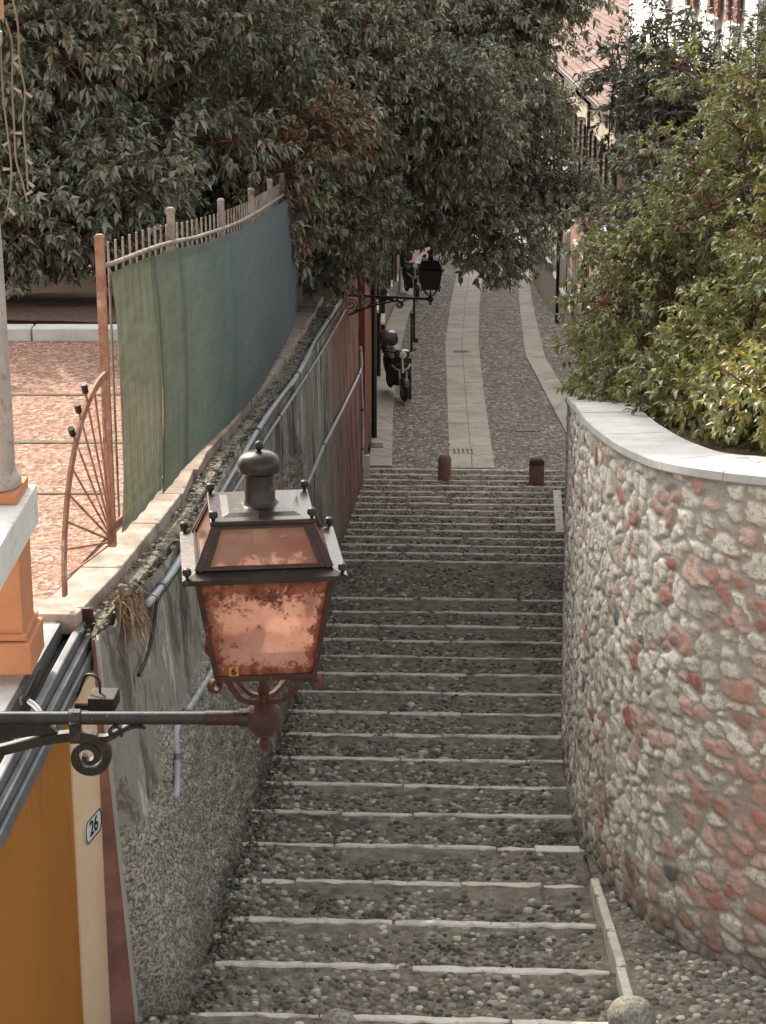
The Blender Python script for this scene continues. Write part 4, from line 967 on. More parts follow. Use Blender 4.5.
# icicle string lights
r = np.random.default_rng(4)
def strand(pix, label, bulbs):
    pts = smooth_path([P(x, y, 10.12) for x, y in pix], 5); e = empty('string_light', pts[0], label, 'string light', 'string lights hanging from the beam')
    MB().tube(pts, .0055, 5).build('cord', M['lightcord'], e)
    for x, y, dx, dy in bulbs:
        a, b = P(x, y, 10.12), P(x + dx, y + dy, 10.12); MB().tube([a, b], [.006, .009], 6).build('bulb', M['bulb'], e)
strand([(6, 22), (12, 45), (12, 85), (14, 125), (16, 160), (22, 180), (27, 202)], 'middle pale light strand hanging from the wooden beam', [(13, 60, 6, -4), (13, 62, 6, 6), (14, 88, 7, 4), (15, 133, 7, 0), (26, 195, 6, -4)])
strand([(13, 0), (18, 28), (19, 60), (25, 92), (23, 120), (26, 158), (28, 190)], 'longest pale light strand at the right of the three hanging from the beam', [(25, 92, 7, 5), (27, 160, 5, 4), (28, 182, 6, 5)])
strand([(-1, 22), (1, 60), (3, 95), (7, 130), (11, 165), (10, 195), (5, 218)], 'leftmost pale light strand crossing another below the beam', [(9, 142, -6, 4), (10, 169, -7, 0), (9, 208, 6, 7)])
# thin black wand with a clamp on the roof slab
wv = empty('antenna', P(24, 697, 9.5), 'thin black antenna rod in a metal clamp on the roof below the pedestal', 'antenna')
a_, b_ = P(25, 700, 9.52), P(40, 668, 9.5); MB().tube([a_, b_], [.012, .005], 6).build('rod', M['iron'], wv)
MB().tube(smooth_path([P(24, 699, 9.52), P(33, 704, 9.5), P(40, 712, 9.46), P(42, 725, 9.42)]), .014, 8).build('clamp', M['chrome'], wv, smooth=True)
MB().lathe([(.0, -.02), (.024, -.018), (.026, .01), (.01, .025)], a_, 10).build('socket', M['iron'], wv)

# ------------------------------------------------------------------ lanterns
def pane(name, q, mat, parent, n=14, th=.003):
    """glass pane on four corner points; 'edge' is high near the frame"""
    V, E = [], []
    for i in range(n + 1):
        for j in range(n + 1):
            s_, t_ = i / n, j / n; V.append(q[0] * (1 - s_) * (1 - t_) + q[1] * s_ * (1 - t_) + q[2] * s_ * t_ + q[3] * (1 - s_) * t_)
            ds = min(s_, 1 - s_) * 2; db = t_; dt = 1 - t_
            E.append(max(.55 * (1 - min(ds / .26, 1)), .48 * (1 - min(db / .18, 1)), .50 * (1 - min(dt / .42, 1))))
    Fq = [(i * (n + 1) + j, (i + 1) * (n + 1) + j, (i + 1) * (n + 1) + j + 1, i * (n + 1) + j + 1) for i in range(n) for j in range(n)]
    return link(name, np_mesh(name, [tuple(v) for v in V], Fq, {'edge': E}, True), mat, parent)
def lantern(loc, rz, label, frame, plate, glass, rglass, stem, detailed):
    e = empty('street_lantern', loc, label, 'street lamp', 'lanterns on wall brackets', rz)
    zB, zE, zT = .165, .478, .605; hb, he, hr, ht, ho = .128, .176, .172, .122, .213
    # hanging stem and hub under the cage
    prof = [(.0, -.10), (.010, -.095), (.012, -.08), (.022, -.072), (.012, -.060), (.016, -.052), (.030, -.046), (.030, -.040), (.046, -.026), (.050, 0), (.046, .026), (.034, .036), (.030, .044), (.018, .052), (.015, .075), (.020, .085), (.012, .10), (.011, .19)]
    L_build(MB().lathe(prof, (0, 0, 0), 18), 'stem', stem, e, smooth='auto')
    C4 = [(-1, -1), (1, -1), (1, 1), (-1, 1)]
    for sx, sy in C4:
        pts = [(0.011, .058), (.035, .062), (.066, .085), (.088, .122), (.100, .150), (.112, .166)]
        path = smooth_path([(sx * a * .98, sy * a * .98, b) for a, b in pts], 5)
        sv = Vector((sx, -sy, 0)).normalized(); sv = Vector((-sy, sx, 0)).normalized()
        L_build(MB().sweep(path, .013, .012, sv), 'scroll_arm', stem, e)
        cpts = [Vector((sx * (hb - .006 + .015 - .015 * math.cos(q) * (1 - q / 9)), sy * (hb - .006 + .015 - .015 * math.cos(q) * (1 - q / 9)), zB - .002 - .022 * math.sin(q) * (1 - q / 11) - .004)) for q in np.linspace(0, 5.2, 16)]
        L_build(MB().sweep(cpts, .010, .016, sv), 'corner_curl', stem, e)
    def ring(h0, z0, w_, t_, name, mat, bev=.002):
        m = MB()
        for sx, sy in ((0, -1), (0, 1)): m.box((0, sy * (h0 - w_ / 2), z0), (2 * h0, w_, t_))
        for sx in (-1, 1): m.box((sx * (h0 - w_ / 2), 0, z0), (w_, 2 * h0 - 2 * w_ - .001, t_))
        return L_build(m, name, mat, e, bevel=bev)
    ring(hb + .006, zB + .006, .022, .016, 'lower_rim', frame)
    # eave: sloping flat skirt
    m = MB(); o4 = [Vector((sx * ho, sy * ho, zE)) for sx, sy in C4]; i4 = [Vector((sx * hr, sy * hr, zE + .012)) for sx, sy in C4]
    for i in range(4):
        j = (i + 1) % 4; m.hexa([o4[i] - Vector((0, 0, .014)), o4[j] - Vector((0, 0, .014)), i4[j] - Vector((0, 0, .014)), i4[i] - Vector((0, 0, .014))], [o4[i], o4[j], i4[j], i4[i]])
    L_build(m, 'eave', plate, e)
    # sloped frames
    m2 = MB()
    for i, (sx, sy) in enumerate(C4):
        m = MB(); m.tube([Vector((sx * hb, sy * hb, zB)), Vector((sx * he, sy * he, zE - .012))], .0095, 4); L_build(m, 'corner_bar', frame, e)
        m2.tube([Vector((sx * hr, sy * hr, zE + .012)), Vector((sx * ht, sy * ht, zT - .004))], .013, 4)
    for i in range(4):
        a, b = Vector((*C4[i], 0)), Vector((*C4[(i + 1) % 4], 0))
        lo = lambda v, h, z: Vector((v.x * h, v.y * h, z))
        A, B, C_, D = lo(a, hr, zE + .012), lo(b, hr, zE + .012), lo(b, ht, zT - .003), lo(a, ht, zT - .003)
        nrm_ = (B - A).cross(D - A).normalized()
        def bil(s_, t_): return A * (1 - s_) * (1 - t_) + B * s_ * (1 - t_) + C_ * s_ * t_ + D * (1 - s_) * t_
        for s0, s1, t0, t1 in ((0, 1, 0, .09), (0, 1, .87, 1), (0, .085, .09, .87), (.915, 1, .09, .87)):
            q = [bil(s0, t0), bil(s1, t0), bil(s1, t1), bil(s0, t1)]; m2.hexa([v - nrm_ * .006 for v in q], [v + nrm_ * .006 for v in q])
        pane('roof_pane', [bil(.075, .08) , bil(.925, .08), bil(.925, .88), bil(.075, .88)], rglass, e)
        pane('glass_pane', [lo(a, hb - .002, zB + .012), lo(b, hb - .002, zB + .012), lo(b, he - .002, zE - .014), lo(a, he - .002, zE - .014)], glass, e)
    L_build(m2, 'roof_frame', frame, e)
    m = MB(); m.box((0, 0, zT), (2 * ht + .03, 2 * ht + .03, .014)); m.box((0, 0, zT + .010), (2 * ht - .03, 2 * ht - .03, .008), taper=.8); L_build(m, 'top_plate', plate, e, bevel=.003)
    ch = [(.052, zT + .012), (.046, zT + .018), (.041, zT + .026), (.040, zT + .095), (.046, zT + .097), (.057, zT + .104), (.059, zT + .114), (.058, zT + .126), (.050, zT + .142), (.034, zT + .152), (.012, zT + .157)]
    L_build(MB().lathe(ch, (0, 0, 0), 28), 'chimney', plate, e, smooth='auto')
    L_build(MB().lathe([(.004, zT + .154), (.006, zT + .160), (.011, zT + .165), (.012, zT + .172), (.009, zT + .180), (.003, zT + .184)], (0, 0, 0), 14), 'finial', M['iron'], e, smooth='auto')
    for sx, sy in C4:
        for h0, z0 in ((ho - .012, zE + .004), (ht + .006, zT + .007)):
            L_build(MB().lathe([(.004, 0), (.006, .006), (.0115, .010), (.0125, .018), (.009, .026), (.002, .029)], (sx * h0, sy * h0, z0), 12), 'bolt', M['iron'], e, smooth='auto')
    # lamp holder inside
    L_build(MB().lathe([(.012, zT - .01), (.055, zT - .03), (.06, zT - .045), (.02, zT - .05), (.018, zT - .06), (.02, zT - .08), (.02, zT - .09), (.012, zT - .10)], (0, 0, 0), 16), 'lamp_holder', M['plate'], e, smooth='auto')
    return e
def spiral(cx, cz, r0, r1, a0, turns, n=44, cw=True):
    return [Vector((cx + (r0 + (r1 - r0) * t) * math.cos(a0 + (-1 if cw else 1) * turns * 2 * math.pi * t), 0, cz + (r0 + (r1 - r0) * t) * math.sin(a0 + (-1 if cw else 1) * turns * 2 * math.pi * t))) for t in np.linspace(0, 1, n)]
def bracket(loc, rz, label, mat, arm, length):
    e = empty('lamp_bracket', loc, label, 'bracket', 'wrought iron lamp brackets', rz)
    L = length
    L_build(MB().tube([(-L, 0, 0), (-.045, 0, 0)], .0185, 14), 'bar', arm, e, smooth='auto')
    L_build(MB().tube([(-.16, 0, 0), (-.045, 0, 0)], .0205, 14), 'bar_sleeve', M['lampbrown'] if mat is not M['ironfar'] else mat, e, smooth='auto')
    for x in (-.52, -.052): L_build(MB().tube([(x - .016, 0, 0), (x + .016, 0, 0)], .0255, 14), 'collar', arm, e)
    # main arch ending in a volute under the bar
    arch = [(-L, -.34), (-L + .10, -.335), (-1.10, -.22), (-.90, -.14), (-.72, -.093), (-.60, -.062), (-.52, -.052), (-.47, -.056)]
    sp_ = spiral(-.487, -.112, .056, .010, math.pi / 2 - .55, 1.7)
    path = smooth_path([(a, 0, b) for a, b in arch], 6) + sp_[2:]
    ws = list(np.interp(np.arange(len(path)), [0, 40, 48, len(path) - 1], [.028, .026, .024, .012]))
    L_build(MB().sweep(path, ws, .026), 'arch', mat, e)
    L_build(MB().sweep([Vector((-.52, 0, -.012)), Vector((-.52, 0, -.07))], .03, .032), 'strap', mat, e)
    # small leaf scroll beyond the volute
    leaf = smooth_path([(-.47, 0, -.062), (-.43, 0, -.058), (-.39, 0, -.034), (-.355, 0, -.022), (-.325, 0, -.026)], 6)
    m = MB().sweep(leaf, list(np.linspace(.022, .006, len(leaf))), .022); m.sweep(spiral(-.412, -.040, .022, .006, -.6, 1.2, 24, False), .008, .020)
    L_build(m, 'leaf_scroll', mat, e)
    # acanthus-like leaf between bar and arch, then the big wall-end scrolls
    lf = smooth_path([(-.56, 0, -.058), (-.62, 0, -.028), (-.70, 0, -.030), (-.78, 0, -.055), (-.86, 0, -.105)], 6)
    m = MB().sweep(lf, [.010 + .05 * math.sin(math.pi * i / (len(lf) - 1)) for i in range(len(lf))], .016); L_build(m, 'leaf', mat, e)
    m = MB().sweep(spiral(-L + .20, -.14, .105, .014, -1.2, 1.9, 60, False), .016, .024); m.sweep(spiral(-L + .46, -.085, .065, .010, 3.6, 1.7, 50), .013, .024)
    m.sweep(smooth_path([(-L + .25, 0, -.235), (-L + .40, 0, -.19), (-L + .52, 0, -.12)], 6), .014, .022); L_build(m, 'scrollwork', mat, e)
    m = MB().box((-L - .012, 0, -.16), (.02, .07, .52)); L_build(m, 'wall_plate', mat, e, bevel=.003)
    return e
LP = P(264, 718, 5.5)
bracket(LP, 0, 'black wrought iron bracket with a volute carrying the near rusty lantern', M['iron'], M['bracketpaint'], 1.62)
nl = lantern(LP, R(6.5), 'large rusty orange glass lantern in the foreground with dark metal roof', M['lampbrown'], M['lampsteel'], M['lampglass'], M['roofglass'], M['rustiron'], True)
# sticker with 6
zB, zE = .165, .478; t_ = .10; q0 = Vector((-.128 + .020, -.128 - .0065, zB)); q1 = Vector((-.176 + .02, -.176 - .006, zE)); cpt = q0.lerp(q1, t_) + Vector((.028, 0, 0))
ay = (q1 - q0); ay.x = 0; ay.normalize(); ax_ = Vector((1, 0, 0)); nz_v = ax_.cross(ay)
st_ = MB().prism([cpt + ax_ * a + ay * b for a, b in ((-.013, -.014), (.013, -.014), (.013, .014), (-.013, .014))], nz_v * .002); L_build(st_, 'number_sticker', M['stickero'], nl)
text('sticker_digit', '6', .030, M['black'], nl, cpt + nz_v * .004, ax_, ay, .001)
# house pier outside the frame that carries the near bracket
m = MB().box((-2.42, 5.2, 5.0), (1.5, 1.6, 9.0)); pi_ = m.build('house_wall', M['cream'], None, (-2.4, 5.2, 0)); tag(pi_, 'cream house wall at the left that the near lamp bracket is fixed to', 'wall')
# far lantern
LF = P(430.5, 299, 30.6)
bracket(LF, R(-13), 'dark scrolled bracket holding the far lantern on the red end of the left wall', M['ironfar'], M['ironfar'], 1.45)
lantern(LF, R(-4), 'small dark lantern hanging over the street half under the leaves', M['ironfar'], M['ironfar'], M['darkglass'], M['darkglass'], M['ironfar'], False)

# ------------------------------------------------------------------ bollards
def bollard(loc, label, r_, h, mat, cap):
    e = empty('bollard', loc, label, 'bollard', 'stone bollards'); c = Vector(loc)
    MB().lathe([(r_ * 1.04, -.1), (r_ * 1.04, .02), (r_, .05), (r_ * .98, h * .74)], c, 20).build('shaft', mat, e, smooth='auto')
    MB().lathe([(r_ * .99, h * .74), (r_ * 1.0, h * .80), (r_ * .93, h * .90), (r_ * .72, h * .97), (r_ * .35, h), (.005, h * 1.003)], c, 20).build('rounded_top', cap, e, smooth='auto')
M['redstone'] = rough_mat('red_marble', (.22, .12, .10), (.34, .20, .165), 9, .8, 40, .4, .006, (.10, .07, .055), 6, (.55, .7))
M['blacktop'] = rough_mat('sooty_stone', (.06, .05, .04), (.13, .11, .09), 12, .85, 40, .4, .006)
b1 = P(444.5, 476, 34.2); u_ = b1.y + b1.x * TA; b1.z = float(gz(b1.x, u_)); bollard(b1, 'reddish stone bollard at the foot of the stairs beside the paved strip', .115, .49, M['redstone'], M['redstone'])
b2 = P(536.5, 478, 33.9); u_ = b2.y + b2.x * TA; b2.z = float(gz(b2.x, u_)); bollard(b2, 'reddish stone bollard with a dark worn top near the right wall', .13, .46, M['redstone'], M['blacktop'])
for px, lab, r_ in ((338.5, 'small grey granite ball bollard in the middle of the top step', .125), (629, 'grey granite bollard with round top at the end of the kerb', .14)):
    zc = 11.75; q = P(px, 1085, zc); q.z = float(gz(q.x, q.y)); 
    dpx = proj(Vector((q.x, q.y, q.z)))
    e = empty('bollard', q, lab, 'bollard', 'stone bollards')
    hh = {338.5: .47, 629: .56}[px]
    MB().lathe([(r_ * .95, -.1), (r_ * .95, hh - r_ * 1.2), (r_ * .80, hh - r_ * 1.1)], q, 24).build('shaft', M['granite'], e, smooth='auto')
    pr = [(r_ * math.sin(a), hh - r_ + r_ * -math.cos(a)) for a in np.linspace(.75, math.pi - .02, 14)]
    o = MB().lathe(pr, q, 28).build('ball', M['granite'], e, smooth=True)
    for v_ in o.data.vertices:
        n_ = mnoise.noise(Vector(v_.co) * 14); v_.co += Vector(v_.normal) * n_ * .008
# thin black iron posts along the left pavement
def post(px, py, h, lab):
    c = ps(px, py); e = empty('iron_post', c, lab, 'post', 'thin black posts along the pavement')
    MB().lathe([(.034, -.05), (.034, .05), (.028, .07), (.027, h - .1), (.034, h - .09), (.034, h - .06), (.026, h - .05)], c, 12).build('shaft', M['ironfar'], e, smooth='auto')
    MB().lathe([(.02, h - .055), (.036, h - .03), (.036, h), (.02, h + .025), (.003, h + .03)], c, 12).build('knob', M['ironfar'], e, smooth='auto')
post(410, 399, .86, 'nearest thin black iron post, beside the parked scooter')
post(411.5, 350, .90, 'second thin black post along the cobbles behind the scooter')
post(414, 341, 1.1, 'farthest of the three thin black posts beside the pavement')

# ------------------------------------------------------------------ scooters
def scooter(loc, rz, label):
    e = empty('scooter', loc, label, 'scooter', 'scooters parked on the pavement', rz)
    def wheel(y, nm):
        w_ = MB(); prof = []; R0, r0 = .235, .055
        n, k = 28, 10; vs, fs = [], []
        for i in range(n):
            q = 2 * math.pi * i / n
            for j in range(k):
                a = 2 * math.pi * j / k; rr_ = R0 - r0 + r0 * math.cos(a) + .0; vs.append((r0 * .95 * math.sin(a), y + rr_ * math.cos(q), R0 + rr_ * math.sin(q)))
        for i in range(n):
            for j in range(k): fs.append((i * k + j, ((i + 1) % n) * k + j, ((i + 1) % n) * k + (j + 1) % k, i * k + (j + 1) % k))
        t = L_build(w_.add(vs, fs), nm, M['rubber'], e, smooth=True)
        rm = MB().lathe([(.03, -.045), (.05, -.04), (.05, .04), (.03, .045)], (0, y, R0), 16, 'X')
        for i in range(5):
            q = 2 * math.pi * i / 5; rm.box((0, y + .09 * math.cos(q), R0 + .09 * math.sin(q)), (.025, .17, .035), rx=q)
        rm.lathe([(.128, -.03), (.145, -.035), (.145, .035), (.128, .03)], (0, y, R0), 24, 'X')
        L_build(rm, 'rim', M['chrome'], t, smooth='auto')
    wheel(-.66, 'front_wheel'); wheel(.62, 'rear_wheel')
    def loft(secs, nm, mat, bev=0):
        m = MB(); n = 12; vs = []
        for (y, z, hw, hh) in secs:
            for j in range(n):
                q = 2 * math.pi * j / n; cx_, sz_ = math.cos(q), math.sin(q)
                vs.append((hw * math.copysign(abs(cx_) ** .7, cx_), y, z + hh * math.copysign(abs(sz_) ** .7, sz_)))
        k_ = len(secs); fs = [(i * n + j, i * n + (j + 1) % n, (i + 1) * n + (j + 1) % n, (i + 1) * n + j) for i in range(k_ - 1) for j in range(n)]
        m.add(vs, fs + [tuple(range(n - 1, -1, -1)), tuple(range((k_ - 1) * n, k_ * n))]); return L_build(m, nm, mat, e, smooth='auto')
    loft([(-.30, .32, .10, .06), (-.22, .30, .17, .06), (.0, .29, .18, .06), (.16, .36, .17, .12), (.30, .50, .18, .20), (.55, .58, .17, .17), (.80, .62, .12, .12), (.92, .64, .05, .06)], 'body', M['scooterbody'])
    loft([(-.02, .0, .0, .0), (0, 0, 0, 0)][:0] + [(.02, .74, .12, .04), (.15, .76, .15, .05), (.45, .79, .16, .055), (.75, .82, .14, .05), (.86, .84, .08, .03)], 'seat', M['seat'])
    # leg shield: curved plate
    m = MB(); vs = []; n = 9; rows = [(-.30, .28, .16), (-.36, .45, .23), (-.40, .62, .25), (-.44, .78, .21), (-.47, .90, .13)]
    for s in (0, .02):
        for (y, z, hw) in rows:
            for i in range(n):
                t = -1 + 2 * i / (n - 1); vs.append((t * hw, y + .10 * t * t + s, z))
    k_ = len(rows); fs = []
    for s in range(2):
        for i in range(k_ - 1):
            for j in range(n - 1): a = s * k_ * n + i * n + j; fs.append((a, a + 1, a + n + 1, a + n))
    for i in range(k_ - 1):
        for j in (0, n - 1): a = i * n + j; b = k_ * n + a; fs.append((a, a + n, b + n, b))
    L_build(m.add(vs, fs), 'leg_shield', M['scooterbody'], e, smooth='auto')
    L_build(MB().sweep(smooth_path([(-.20, -.40, .74), (-.12, -.46, .66), (0, -.49, .63), (.12, -.46, .66), (.20, -.40, .74)], 5), .035, .02, Vector((0, 1, 0))), 'shield_trim', M['chrome'], e)
    L_build(MB().box((0, -.485, .76), (.20, .02, .03)), 'red_stripe', M['scooterred'], e, bevel=.004)
    # fork and mudguard
    m = MB()
    for sx in (-1, 1): m.tube([(sx * .075, -.66, .235), (sx * .075, -.52, .62)], .022, 8)
    m.tube([(0, -.53, .58), (0, -.42, 1.0)], .03, 10); L_build(m, 'fork', M['chrome'], e)
    vs, fs = [], []; n = 12
    for i in range(n):
        q = R(20 + 130 * i / (n - 1)); rr_ = .275
        for x, d_ in ((-.085, -.05), (-.05, 0), (.05, 0), (.085, -.05)): vs.append((x, -.66 - (rr_ + d_) * math.cos(q), .235 + (rr_ + d_) * math.sin(q)))
    for i in range(n - 1):
        for j in range(3): fs.append((i * 4 + j, i * 4 + j + 1, i * 4 + 5 + j, i * 4 + 4 + j))
    g_ = L_build(MB().add(vs, fs), 'mudguard', M['scooterbody'], e, smooth=True); so_ = g_.modifiers.new('s', 'SOLIDIFY'); so_.thickness = .006
    loft([(-.56, .96, .05, .05), (-.53, .97, .15, .085), (-.44, .99, .17, .08), (-.36, 1.0, .12, .05)], 'headset', M['scooterbody'])
    L_build(MB().lathe([(.01, -.575), (.06, -.572), (.078, -.56), (.08, -.53)], (0, 0, .97), 18, 'Y'), 'headlight', M['headglass'], e, smooth='auto')
    L_build(MB().tube(smooth_path([(-.34, -.32, 1.03), (-.18, -.42, 1.01), (0, -.45, 1.0), (.18, -.42, 1.01), (.34, -.32, 1.03)], 4), .017, 8), 'handlebar', M['rubber'], e)
    for sx in (-1, 1):
        m = MB().tube([(sx * .24, -.40, 1.03), (sx * .30, -.42, 1.20)], .007, 6); o_ = L_build(m, 'mirror_stalk', M['chrome'], e)
        L_build(MB().lathe([(.005, -.425), (.05, -.42), (.055, -.405), (.03, -.395)], (sx * .31, 0, 1.23), 14, 'Y'), 'mirror', M['rubber'], o_)
    # short windscreen and top box
    bx = loft([(.62, 1.04, .10, .08), (.66, 1.05, .19, .15), (.80, 1.06, .21, .17), (.96, 1.05, .20, .15), (1.02, 1.04, .13, .09)], 'top_box', M['topbox'])
    L_build(MB().box((0, .80, .89), (.16, .30, .04)), 'rack', M['chrome'], e)
    m = MB().box((0, .99, .72), (.18, .04, .09)); L_build(m, 'tail_light', M['scooterred'], e, bevel=.01)
    return e
s1 = ps(396, 399, .06); scooter((s1.x + .02, s1.y + .55, s1.z - .03), R(13), 'black scooter with grey top box parked on the pavement beside the nearest iron post')
s2 = ps(411.5, 297, .06); o = [c for c in COL.objects if c.name == 'scooter'][0]
dup(o, (s2.x, s2.y + .45, s2.z - .03), R(12), 'farther black scooter parked partly behind the far lantern')

# ------------------------------------------------------------------ buildings of the lower street
def win(root, c, wd, ht, nrm_, matf, shut=True, glassm='winglass', open_=.0):
    """window on a wall facing nrm_ (axis aligned)"""
    nrm_ = Vector(nrm_); tg = Vector((0, 1, 0)) if abs(nrm_.x) > .5 else Vector((1, 0, 0)); c = Vector(c)
    def bx(off, w_, h_, d_, dz=0, dt=0): 
        m = MB(); cc = c + nrm_ * off + Vector((0, 0, dz)) + tg * dt; s_ = (d_, w_, h_) if abs(nrm_.x) > .5 else (w_, d_, h_); m.box(cc, s_); return m
    f = bx(.02, wd + .16, ht + .16, .06).build('window', M['whitestone'], root)
    g = bx(.056, wd, ht, .02).build('pane', M[glassm], None, tuple(root.location)); g.parent = f; g.location = (0, 0, 0)
    s_ = bx(.08, wd + .24, .06, .16, -ht / 2 - .10).build('sill', M['whitestone'], None, tuple(root.location)); s_.parent = f; s_.location = (0, 0, 0)
    if shut:
        for sg in (-1, 1):
            m = bx(.075, wd * .52, ht + .04, .05, 0, sg * (wd * .76 + .03))
            for q in range(9): m.v += bx(.105, wd * .44, .035, .02, -ht / 2 + .1 + q * (ht - .2) / 8, sg * (wd * .76 + .03)).v; n0 = len(m.v) - 8; m.f += [tuple(i + n0 for i in q_) for q_ in ((3, 2, 1, 0), (4, 5, 6, 7), (0, 1, 5, 4), (1, 2, 6, 5), (2, 3, 7, 6), (3, 0, 4, 7))]
            s2_ = m.build('shutter', M[matf], None, tuple(root.location)); s2_.parent = f; s2_.location = (0, 0, 0)
    return f
# pink house right of the street
PX = 4.78
ph = empty('pink_house', (PX + 3, 50, -1.5), 'pink plastered house with brown shutters and red tiled roof right of the street', 'house')
MB().box((PX + .6, 45.4, 1.9), (1.2, 8.8, 7.8)).build('wall', M['pink'], ph); MB().box((PX + 4.5, 56.4, 1.9), (9, 13.2, 7.8)).build('wall', M['pink'], ph)
m = MB(); 
for i in range(9): m.box((PX - .02, 41.4 + 21.2 * i / 8, 5.45), (.06, .5, .5))
MB().box((PX - .02, 52, -.8), (.06, 21.8, 3.4)).build('plinth', M['greyplaster'], ph)
MB().box((PX - .03, 52, 5.35), (.06, 21.8, .75)).build('frieze', M['beige'], ph)
MB().box((PX - .10, 52, 5.84), (.5, 22.6, .12)).build('cornice', M['whitestone'], ph)
MB().tube([(PX - .36, 40.7, 5.93), (PX - .36, 63.3, 5.93)], .075, 8).build('gutter', M['zinc'], ph)
rf = MB(); slope = math.tan(R(19))
for i in range(34):
    x0, x1 = PX - .42 + i * .16, PX - .42 + (i + 1) * .16 + .03; z0 = 5.98 + i * .16 * slope
    ya_ = 40.6 if x1 < 5.93 else 49.8
    rf.hexa([Vector((x0, ya_, z0 - .05)), Vector((x1, ya_, z0 - .05 + .19 * slope)), Vector((x1, 63.4, z0 - .05 + .19 * slope)), Vector((x0, 63.4, z0 - .05))],
            [Vector((x0, ya_, z0 + .035)), Vector((x1, ya_, z0 + .19 * slope)), Vector((x1, 63.4, z0 + .19 * slope)), Vector((x0, 63.4, z0 + .035))])
roof = rf.build('roof', M['rooftile'], ph)
for i in range(9):
    y = 42.0 + i * 2.35; win(ph, (PX, y, 4.15), .85, 1.5, (-1, 0, 0), 'shutter'); win(ph, (PX, y, 1.0), .85, 1.5, (-1, 0, 0), 'shutter', False)
for y in (46.2, 53.2):
    MB().tube(smooth_path([(PX - .36, y, 5.86), (PX - .34, y, 5.72), (PX - .10, y, 5.5), (PX - .08, y, 5.2), (PX - .08, y, 0), (PX - .08, y, -1.9)], 4), .05, 8).build('downpipe', M['ironfar'], ph, smooth=True)
# lower shop fronts / garden wall on the right before the pink house
gw = empty('garden_wall', (3.9, 36, 0), 'pale plastered low wall with a doorway between stone wall and pink house', 'wall')
pr_ = [(3.45, 32.6), (4.25, 38.6), (4.45, 41.0)]
m = MB()
for (xa, ya), (xb, yb) in zip(pr_[:-1], pr_[1:]):
    m.hexa([Vector((xa, ya, -2)), Vector((xb, yb, -2)), Vector((xb + .5, yb, -2)), Vector((xa + .5, ya, -2))], [Vector((xa, ya, 1.7)), Vector((xb, yb, 1.9)), Vector((xb + .5, yb, 1.9)), Vector((xa + .5, ya, 1.7))])
m.build('wall', M['greyplaster'], gw)
m = MB()
for (xa, ya), (xb, yb) in zip(pr_[:-1], pr_[1:]):
    m.hexa([Vector((xa - .05, ya, 1.7)), Vector((xb - .05, yb, 1.9)), Vector((xb + .55, yb, 1.9)), Vector((xa + .55, ya, 1.7))], [Vector((xa - .05, ya, 1.79)), Vector((xb - .05, yb, 1.99)), Vector((xb + .55, yb, 1.99)), Vector((xa + .55, ya, 1.79))])
m.build('coping', M['whitestone'], gw)
for t in (.35, .62):
    c = Vector((3.45, 32.6, 0)).lerp(Vector((4.25, 38.6, 0)), t); MB().box((c.x + .01, c.y, .55), (.09, .9, 2.0), rz=-math.atan2(.8, 6)).build('door', M['redshutter'] if t < .5 else M['shutter'], gw, bevel=.01)
    MB().box((c.x + .06, c.y, 1.6), (.10, 1.1, .10), rz=-math.atan2(.8, 6)).build('lintel', M['whitestone'], gw)
# left row of houses
def rowhouse(pts, zb, zt, mat, label, name='town_house', dep=7, wins=(), roofm=True):
    e = empty(name, (pts[0][0], pts[0][1], zb), label, 'house'); m = MB()
    (xa, ya), (xb, yb) = pts
    m.hexa([Vector((xa, ya, zb)), Vector((xb, yb, zb)), Vector((xb - dep, yb, zb)), Vector((xa - dep, ya, zb))], [Vector((xa, ya, zt)), Vector((xb, yb, zt)), Vector((xb - dep, yb, zt)), Vector((xa - dep, ya, zt))]); m.build('wall', mat, e)
    if roofm:
        m = MB(); k_ = dep * .5 * .36
        m.hexa([Vector((xa + .4, ya - .3, zt)), Vector((xb + .4, yb + .3, zt)), Vector((xb - dep - .4, yb + .3, zt)), Vector((xa - dep - .4, ya - .3, zt))], [Vector((xa - dep / 2 + .1, ya - .3, zt + k_)), Vector((xb - dep / 2 + .1, yb + .3, zt + k_)), Vector((xb - dep / 2 - .1, yb + .3, zt + k_)), Vector((xa - dep / 2 - .1, ya - .3, zt + k_))]); m.build('roof', M['rooftile'], e)
    for y, z, w_, h_, sh_ in wins:
        x = xa + (xb - xa) * (y - ya) / (yb - ya); win(e, (x, y, z), w_, h_, (1, 0, 0), 'shutter', sh_)
    return e
W1 = [tuple(ps(364, 480)[:2]), tuple(ps(371, 420)[:2])]
A0 = ps(366.5, 478); A1 = ps(375, 372); A2 = ps(386.5, 323); A3 = ps(404, 287); A4 = ext(A2, A3, 2.2)
h1 = rowhouse([(A0.x - .02, A0.y), (A1.x, A1.y)], -1.5, 4.6, M['redhouse'], 'red plastered house at the end of the left wall beside the street', wins=[(A0.y + 6, 2.9, .8, 1.2, True)])
MB().box((A0.x + .0, A0.y - .02, .55), (.12, .1, .5), ).build('corner_stone', M['whitestone'], h1)
h2 = rowhouse([(A1.x - .02, A1.y + .02), (A2.x, A2.y)], -2.5, 8.0, M['beige'], 'beige house with dark downpipes beside the nearer scooter', wins=[(A1.y + 2.5, 1.1, .8, 1.4, False), (A1.y + 5.5, 1.0, .8, 1.4, True), (A1.y + 8.5, .8, .8, 1.4, True)])
h3 = rowhouse([(A2.x - .02, A2.y + .02), (A3.x, A3.y)], -4, 7.4, M['greyplaster'], 'grey plastered house beside the farther scooter', wins=[(A2.y + 3, .4, .8, 1.3, True), (A2.y + 7, .2, .8, 1.3, True)])
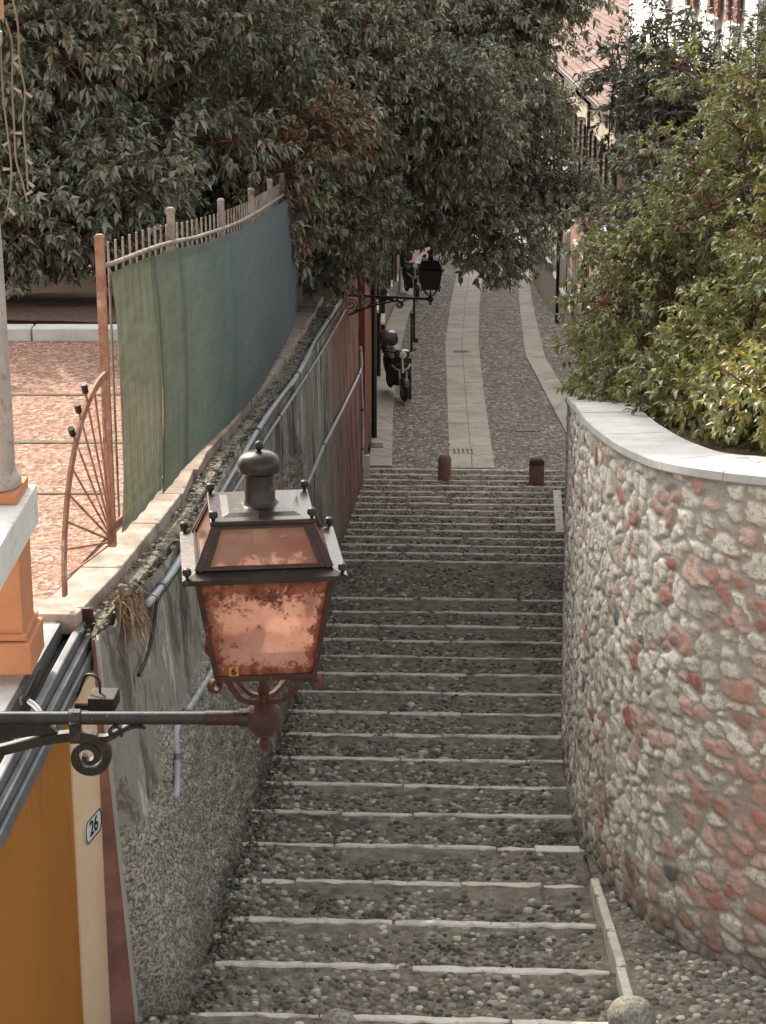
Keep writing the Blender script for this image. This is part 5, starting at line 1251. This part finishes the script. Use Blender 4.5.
rowhouse([(A3.x - .02, A3.y + .02), (A4.x, A4.y)], -6, 6.4, M['pink'], 'far pink house at the lower end of the street on the left', wins=[(A3.y + 4, -.3, .9, 1.4, True)])
for hh, py_, off in ((h1, 440, .09), (h1, 378, .09), (h2, 352, .08)):
    px_ = np.interp(py_, [323, 372, 478], [386.5, 375, 366.5]); q = ps(px_, py_); MB().tube([(q.x + off, q.y, -2.2), (q.x + off, q.y, 3.9)], .05, 8).build('downpipe', M['ironfar'] , hh, smooth=True)
# red house glimpsed through the crowns, white house and grey house up right
b = empty('red_house', (-4.5, 42, 0), 'brick red house wall glimpsed between the tree crowns at upper left', 'house'); MB().box((-5.5, 42, 5.5), (8.5, 6, 13)).build('wall', M['redhouse'], b)
wh = empty('white_house', (5.95, 42, 0), 'bright white sunlit house side behind the shrubs at the upper right', 'house')
MB().box((9.95, 41.2, 5), (8.0, 17.0, 16)).build('wall', M['whitewall'], wh)
for y in (34.6, 36.6, 39.4, 43.0): win(wh, (5.95, y, 9.0), .55, 2.0, (-1, 0, 0), 'redshutter', True)
gh = empty('grey_house', (11, 31, 0), 'grey plastered house at the top right corner behind the shrubs', 'house'); MB().box((11.6, 31.0, 4), (11.0, 3.2, 16)).build('wall', M['greyplaster'], gh)

# far trees closing the street
tree('street_tree', (4, 92, -5.5), 'far dark tree closing the view at the bottom of the street', 'tree', [((4, 92, 1), (6, 3, 5), 40)], M['leafB'], .5, .10, 8, 31, bough_r=(1.2, 2.0), trunk_r=.3, wood=True)

# weeds at the foot of the left wall
r = np.random.default_rng(3); pos, ax = [], []
for i in range(1500):
    y = r.uniform(10.6, 24) if i % 3 else r.uniform(12, 18); x = float(foot_left(y)) + abs(r.normal(.02, .11)); u_ = y + x * TA
    if r.random() < fbm(x * 2, y * 1.2, 60) * 1.5 - .25: pos.append((x, y, float(gz(x, u_)))); ax.append((.3, 0, 1))
V, T, q = leaves(np.array(pos), np.array(ax, float), 7, .042, .009, .1, (.2, 1.2), 8, np.full(len(pos), .12))
tag(link('weeds', np_mesh('weeds', V, T, {'rnd': q}), M['leafA']), 'low dark weeds and moss growing along the foot of the left wall', 'weeds', kind='stuff')

# dry leaves blown along the steps
r = np.random.default_rng(13); pos, ax = [], []
for i in range(420):
    u_ = r.uniform(U0 - .5, UE + 6); xl, xr_ = float(foot_left(u_)), float(foot_right(u_)) if u_ > 14 else 1.5
    t = r.beta(.55, .8); x = xl + .05 + (xr_ - xl - .1) * t
    pos.append((x, u_ - x * TA, float(gz(x, u_)) + .03)); ax.append((r.normal(), r.normal(), .12))
V, T, q = leaves(np.array(pos), np.array(ax, float), 1, .055, .016, .05, (0, .3), 14, np.full(len(pos), .93))
tag(link('fallen_leaves', np_mesh('fallen_leaves', V, T, {'rnd': q}), M['dryleaf']), 'small dry brown leaves scattered over the steps', 'fallen leaves', kind='stuff')
